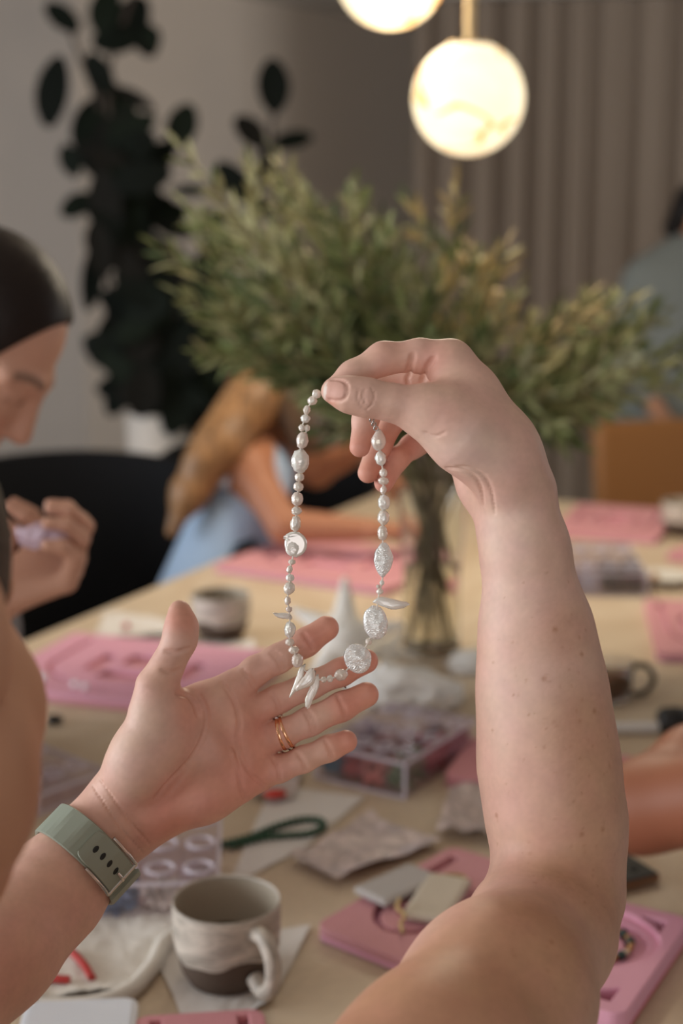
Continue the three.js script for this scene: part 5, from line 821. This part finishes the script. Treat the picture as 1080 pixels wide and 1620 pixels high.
organiser('clear bead organiser with closed lids behind the fingertips', frameAt([500, 1232], [640, 1266], [560, 1150]), 0.042, 4, 3, [[0, 2, [0.09, 0.17, 0.22], 1, 'blue grey'], [1, 2, [0.40, 0.10, 0.10], 0.9, 'red'], [2, 2, [0.55, 0.18, 0.15], 0.6, 'coral'], [3, 2, [0.13, 0.19, 0.10], 1, 'green'], [0, 1, [0.34, 0.28, 0.36], 1, 'violet grey'], [1, 1, [0.42, 0.2, 0.22], 0.8, 'rose'], [3, 1, [0.36, 0.07, 0.09], 1, 'dark red'], [2, 0, [0.3, 0.25, 0.3], 0.8, 'mauve'], [3, 0, [0.30, 0.1, 0.14], 0.9, 'wine red']], 'the organiser behind the fingertips');
organiser('clear lilac-edged bead organiser below the wrist with the watch', frameAt([158, 1466], [346, 1460], [205, 1345]), 0.04, 3, 3, [[0, 2, [0.13, 0.18, 0.28], 1, 'slate blue'], [1, 2, [0.62, 0.56, 0.50], 0.7, 'cream'], [2, 1, [0.5, 0.42, 0.4], 0.25, 'pale pink']], 'the organiser below the watch');
organiser('flat clear bead box left of the wrist, nearly empty', frameAt([60, 1290], [170, 1250], [90, 1185]), 0.022, 3, 2, [[0, 0, [0.4, 0.36, 0.38], 0.3, 'pale lilac']], 'the flat box left of the wrist');
organiser('clear bead organiser with black beads far right of the raised forearm', frameAt([880, 942], [1022, 944], [888, 893]), 0.04, 4, 2, [[2, 1, [0.03, 0.03, 0.035], 1, 'black'], [3, 1, [0.06, 0.06, 0.05], 1, 'charcoal'], [0, 1, [0.16, 0.05, 0.07], 0.7, 'plum'], [1, 1, [0.35, 0.35, 0.42], 0.5, 'pale lilac grey']], 'the organiser right of the forearm');
// ---------------------------------------------------------------- white shells, phones, tubes and small finds
function starfish(label, px, py, r, tilt, turn, arms = 5) {
  const prims = []; for (let i = 0; i < arms; i++) { const a = (i / arms) * Math.PI * 2 + 0.2 * Math.sin(i * 3), e = V(Math.cos(a) * r, 0.004 * Math.sin(i * 5), Math.sin(a) * r); prims.push(cone(V(0, 0, 0), e, r * 0.3, r * 0.06, r * 0.12)); }
  const g = meshField(field(prims), r * 0.035, null, 0.5), o = solo('starfish', label, 'starfish', g, std(rgb(0.88, 0.85, 0.79), 0.9), tab(px, py, r * 0.5 * Math.abs(Math.sin(tilt)) + 0.018)); o.rotation.set(tilt, turn, 0.1); return o;
}
starfish('white dried starfish propped up behind the fingers', 545, 1008, 0.085, 1.05, 0.2);
starfish('smaller white starfish lying beside the vase foot', 610, 1030, 0.05, 0.35, 1.0);
{ // crumpled white tissue / shells by the vase
  for (const [px, py, s, lab] of [[632, 1092, 0.05, 'crumpled white tissue just below the vase, left part'], [676, 1100, 0.042, 'crumpled white tissue just below the vase, right part'], [596, 1085, 0.038, 'crumpled white tissue behind the ring finger tip'], [742, 1050, 0.03, 'small white tissue between the vase and the raised forearm']]) {
    const g = mergeVertices(new THREE.IcosahedronGeometry(1, 5).deleteAttribute('normal').deleteAttribute('uv')), a = g.attributes.position; for (let i = 0; i < a.count; i++) { const x = a.getX(i), y = a.getY(i), z = a.getZ(i), k = 1 + 0.42 * (1 - 2 * Math.abs(n3(x * 1.6 + px, y * 1.6, z * 1.6))) * 0.6 + 0.14 * n3(x * 4 + px, y * 4, z * 4); a.setXYZ(i, x * k * s, Math.max(-0.35, y * 0.62 * k) * s, z * k * s * 0.8); }
    g.computeVertexNormals(); solo('tissue', lab, 'tissue', g, std(rgb(0.88, 0.87, 0.85), 0.95), tab(px, py, s * 0.36));
  }
}
{ const f = frameAt([928, 1428], [1046, 1398], [975, 1340]), t = thing('smartphone', 'black smartphone with copper rim lying right of the elbow', 'phone', f.pos.setY(TY + 0.001), f.turn); part('case', rbox(f.w, 0.009, f.d, 0.004, 4), std(rgb(0.30, 0.17, 0.10), 0.35, { metalness: 0.6 }), t, V(0, 0.0047, 0)); part('screen', rbox(f.w - 0.004, 0.002, f.d - 0.004, 0.0009), std(rgb(0.006, 0.006, 0.007), 0.35), t, V(0, 0.0093, 0)); part('camera_bump', new THREE.CylinderGeometry(0.005, 0.005, 0.002, 20), std(rgb(0.02, 0.02, 0.02), 0.2), t, V(f.w / 2 - 0.02, 0.0105, f.d / 2 - 0.02)); }
{ const a = tab(34, 1612, 0.02), f = frameAt([2, 1745], [204, 1740], [22, 1614]), t = thing('white_phone', 'white smartphone with rounded corners at the bottom left corner', 'phone', f.pos.setY(TY + 0.008), f.turn + 0.04); part('case', prism(roundRect(f.w * 0.93, f.d, 0.010), 0.009, 0.0025), std(rgb(0.74, 0.77, 0.83), 0.3), t); part('screen', prism(roundRect(f.w * 0.93 - 0.006, f.d - 0.006, 0.008), 0.0012, 0.0004).translate(0, 0.0086, 0), std(rgb(0.74, 0.78, 0.85), 0.2), t); }
{ const a = tab(972, 1152, 0.009), b = tab(1042, 1150, 0.009), dir = b.clone().sub(a), t = thing('glue_tube', 'white tube with black cap lying above the neighbour\'s elbow', 'tube', a), L = dir.length(), q = new THREE.Quaternion().setFromUnitVectors(V(0, 1, 0), dir.clone().normalize());
  const p1 = part('body', lathe([[0.0001, -0.03], [0.007, -0.03], [0.0075, 0], [0.0075, L - 0.002], [0.004, L], [0.0001, L]], 28), std(rgb(0.72, 0.70, 0.68), 0.4), t); p1.quaternion.copy(q); const p2 = part('cap', lathe([[0.0001, L - 0.001], [0.012, L - 0.001], [0.0165, L + 0.005], [0.0175, L + 0.02], [0.015, L + 0.036], [0.0001, L + 0.038]], 32), std(rgb(0.012, 0.012, 0.013), 0.45), t, V(0, 0.009, 0)); p2.quaternion.copy(q); }
{ const p = tab(1050, 925), t = thing('dish', 'small white dish at the right edge above the pink board', 'dish', p.setY(TY + 0.001)); part('bowl', lathe([[0.0001, 0.002], [0.02, 0], [0.025, 0.003], [0.05, 0.018], [0.048, 0.019], [0.022, 0.006], [0.0001, 0.005]], 40), std(rgb(0.74, 0.72, 0.68), 0.35), t); part('amber_bead', new THREE.SphereGeometry(0.008, 20, 12), std(rgb(0.5, 0.25, 0.08), 0.3), t, V(-0.018, 0.014, 0)); }
for (const [x, y, s, lab] of [[68, 1072, 0.006, 'clear round bead on the left pink board, nearest the foreground head'], [118, 1082, 0.005, 'clear round bead in the middle of the left pink board'], [134, 1086, 0.005, 'clear round bead beside another, right one on the left pink board']]) solo('clear_bead', lab, 'bead', new THREE.SphereGeometry(s, 20, 14), phys(rgb(0.9, 0.88, 0.9), 0.1, { clearcoat: 1 }), tab(x, y, 0.0165 + s));
solo('black_bead', 'black bead on the table below the left pink board', 'bead', new THREE.SphereGeometry(0.009, 20, 14).scale(1.3, 0.7, 1), std(rgb(0.01, 0.01, 0.01), 0.3), tab(86, 1138, 0.007));
{ const a = tab(214, 1022, 0.006), b = tab(276, 998, 0.006), t = thing('pliers', 'grey metal pliers beside the paper bag at the left', 'pliers', a), d = b.clone().sub(a), s = V(d.z, 0, -d.x).normalize(); for (const k of [-1, 1]) part('handle', tube([V(0, 0, 0).addScaledVector(s, k * 0.016), d.clone().multiplyScalar(0.35).addScaledVector(s, k * 0.017), d.clone().multiplyScalar(0.62).addScaledVector(s, k * 0.003)], 0.0035, 20, 8), std(rgb(0.22, 0.2, 0.21), 0.5), t); part('jaw', tube([d.clone().multiplyScalar(0.6), d.clone()], 0.0048, 8, 8), std(rgb(0.4, 0.4, 0.4), 0.3, { metalness: 0.9 }), t); }
gB.updateMatrixWorld();
{ // bracelet resting in the round groove
  const c = gB.localToWorld(V(0.022, 0, 0.008)).setY(TY + 0.0165), t = thing('bracelet', 'bracelet of dark green and gold beads in the round groove of the bracelet board', 'bracelet', c), r = 0.03, n = 26, ms = [std(rgb(0.012, 0.035, 0.028), 0.3), std(rgb(0.45, 0.24, 0.10), 0.35, { metalness: 0.5 }), std(rgb(0.6, 0.5, 0.36), 0.4)];
  for (let i = 0; i < n; i++) { const a = (i / n) * Math.PI * 2; part('bead', new THREE.SphereGeometry(i % 4 === 0 ? 0.0046 : 0.003, 16, 12), ms[i % 4 === 0 ? 0 : i % 7 === 3 ? 2 : 1], t, V(Math.cos(a) * r, 0, Math.sin(a) * r)); }
}
scene.traverse((o) => { delete o.userData.kids; });
renderer.render(scene, camera);
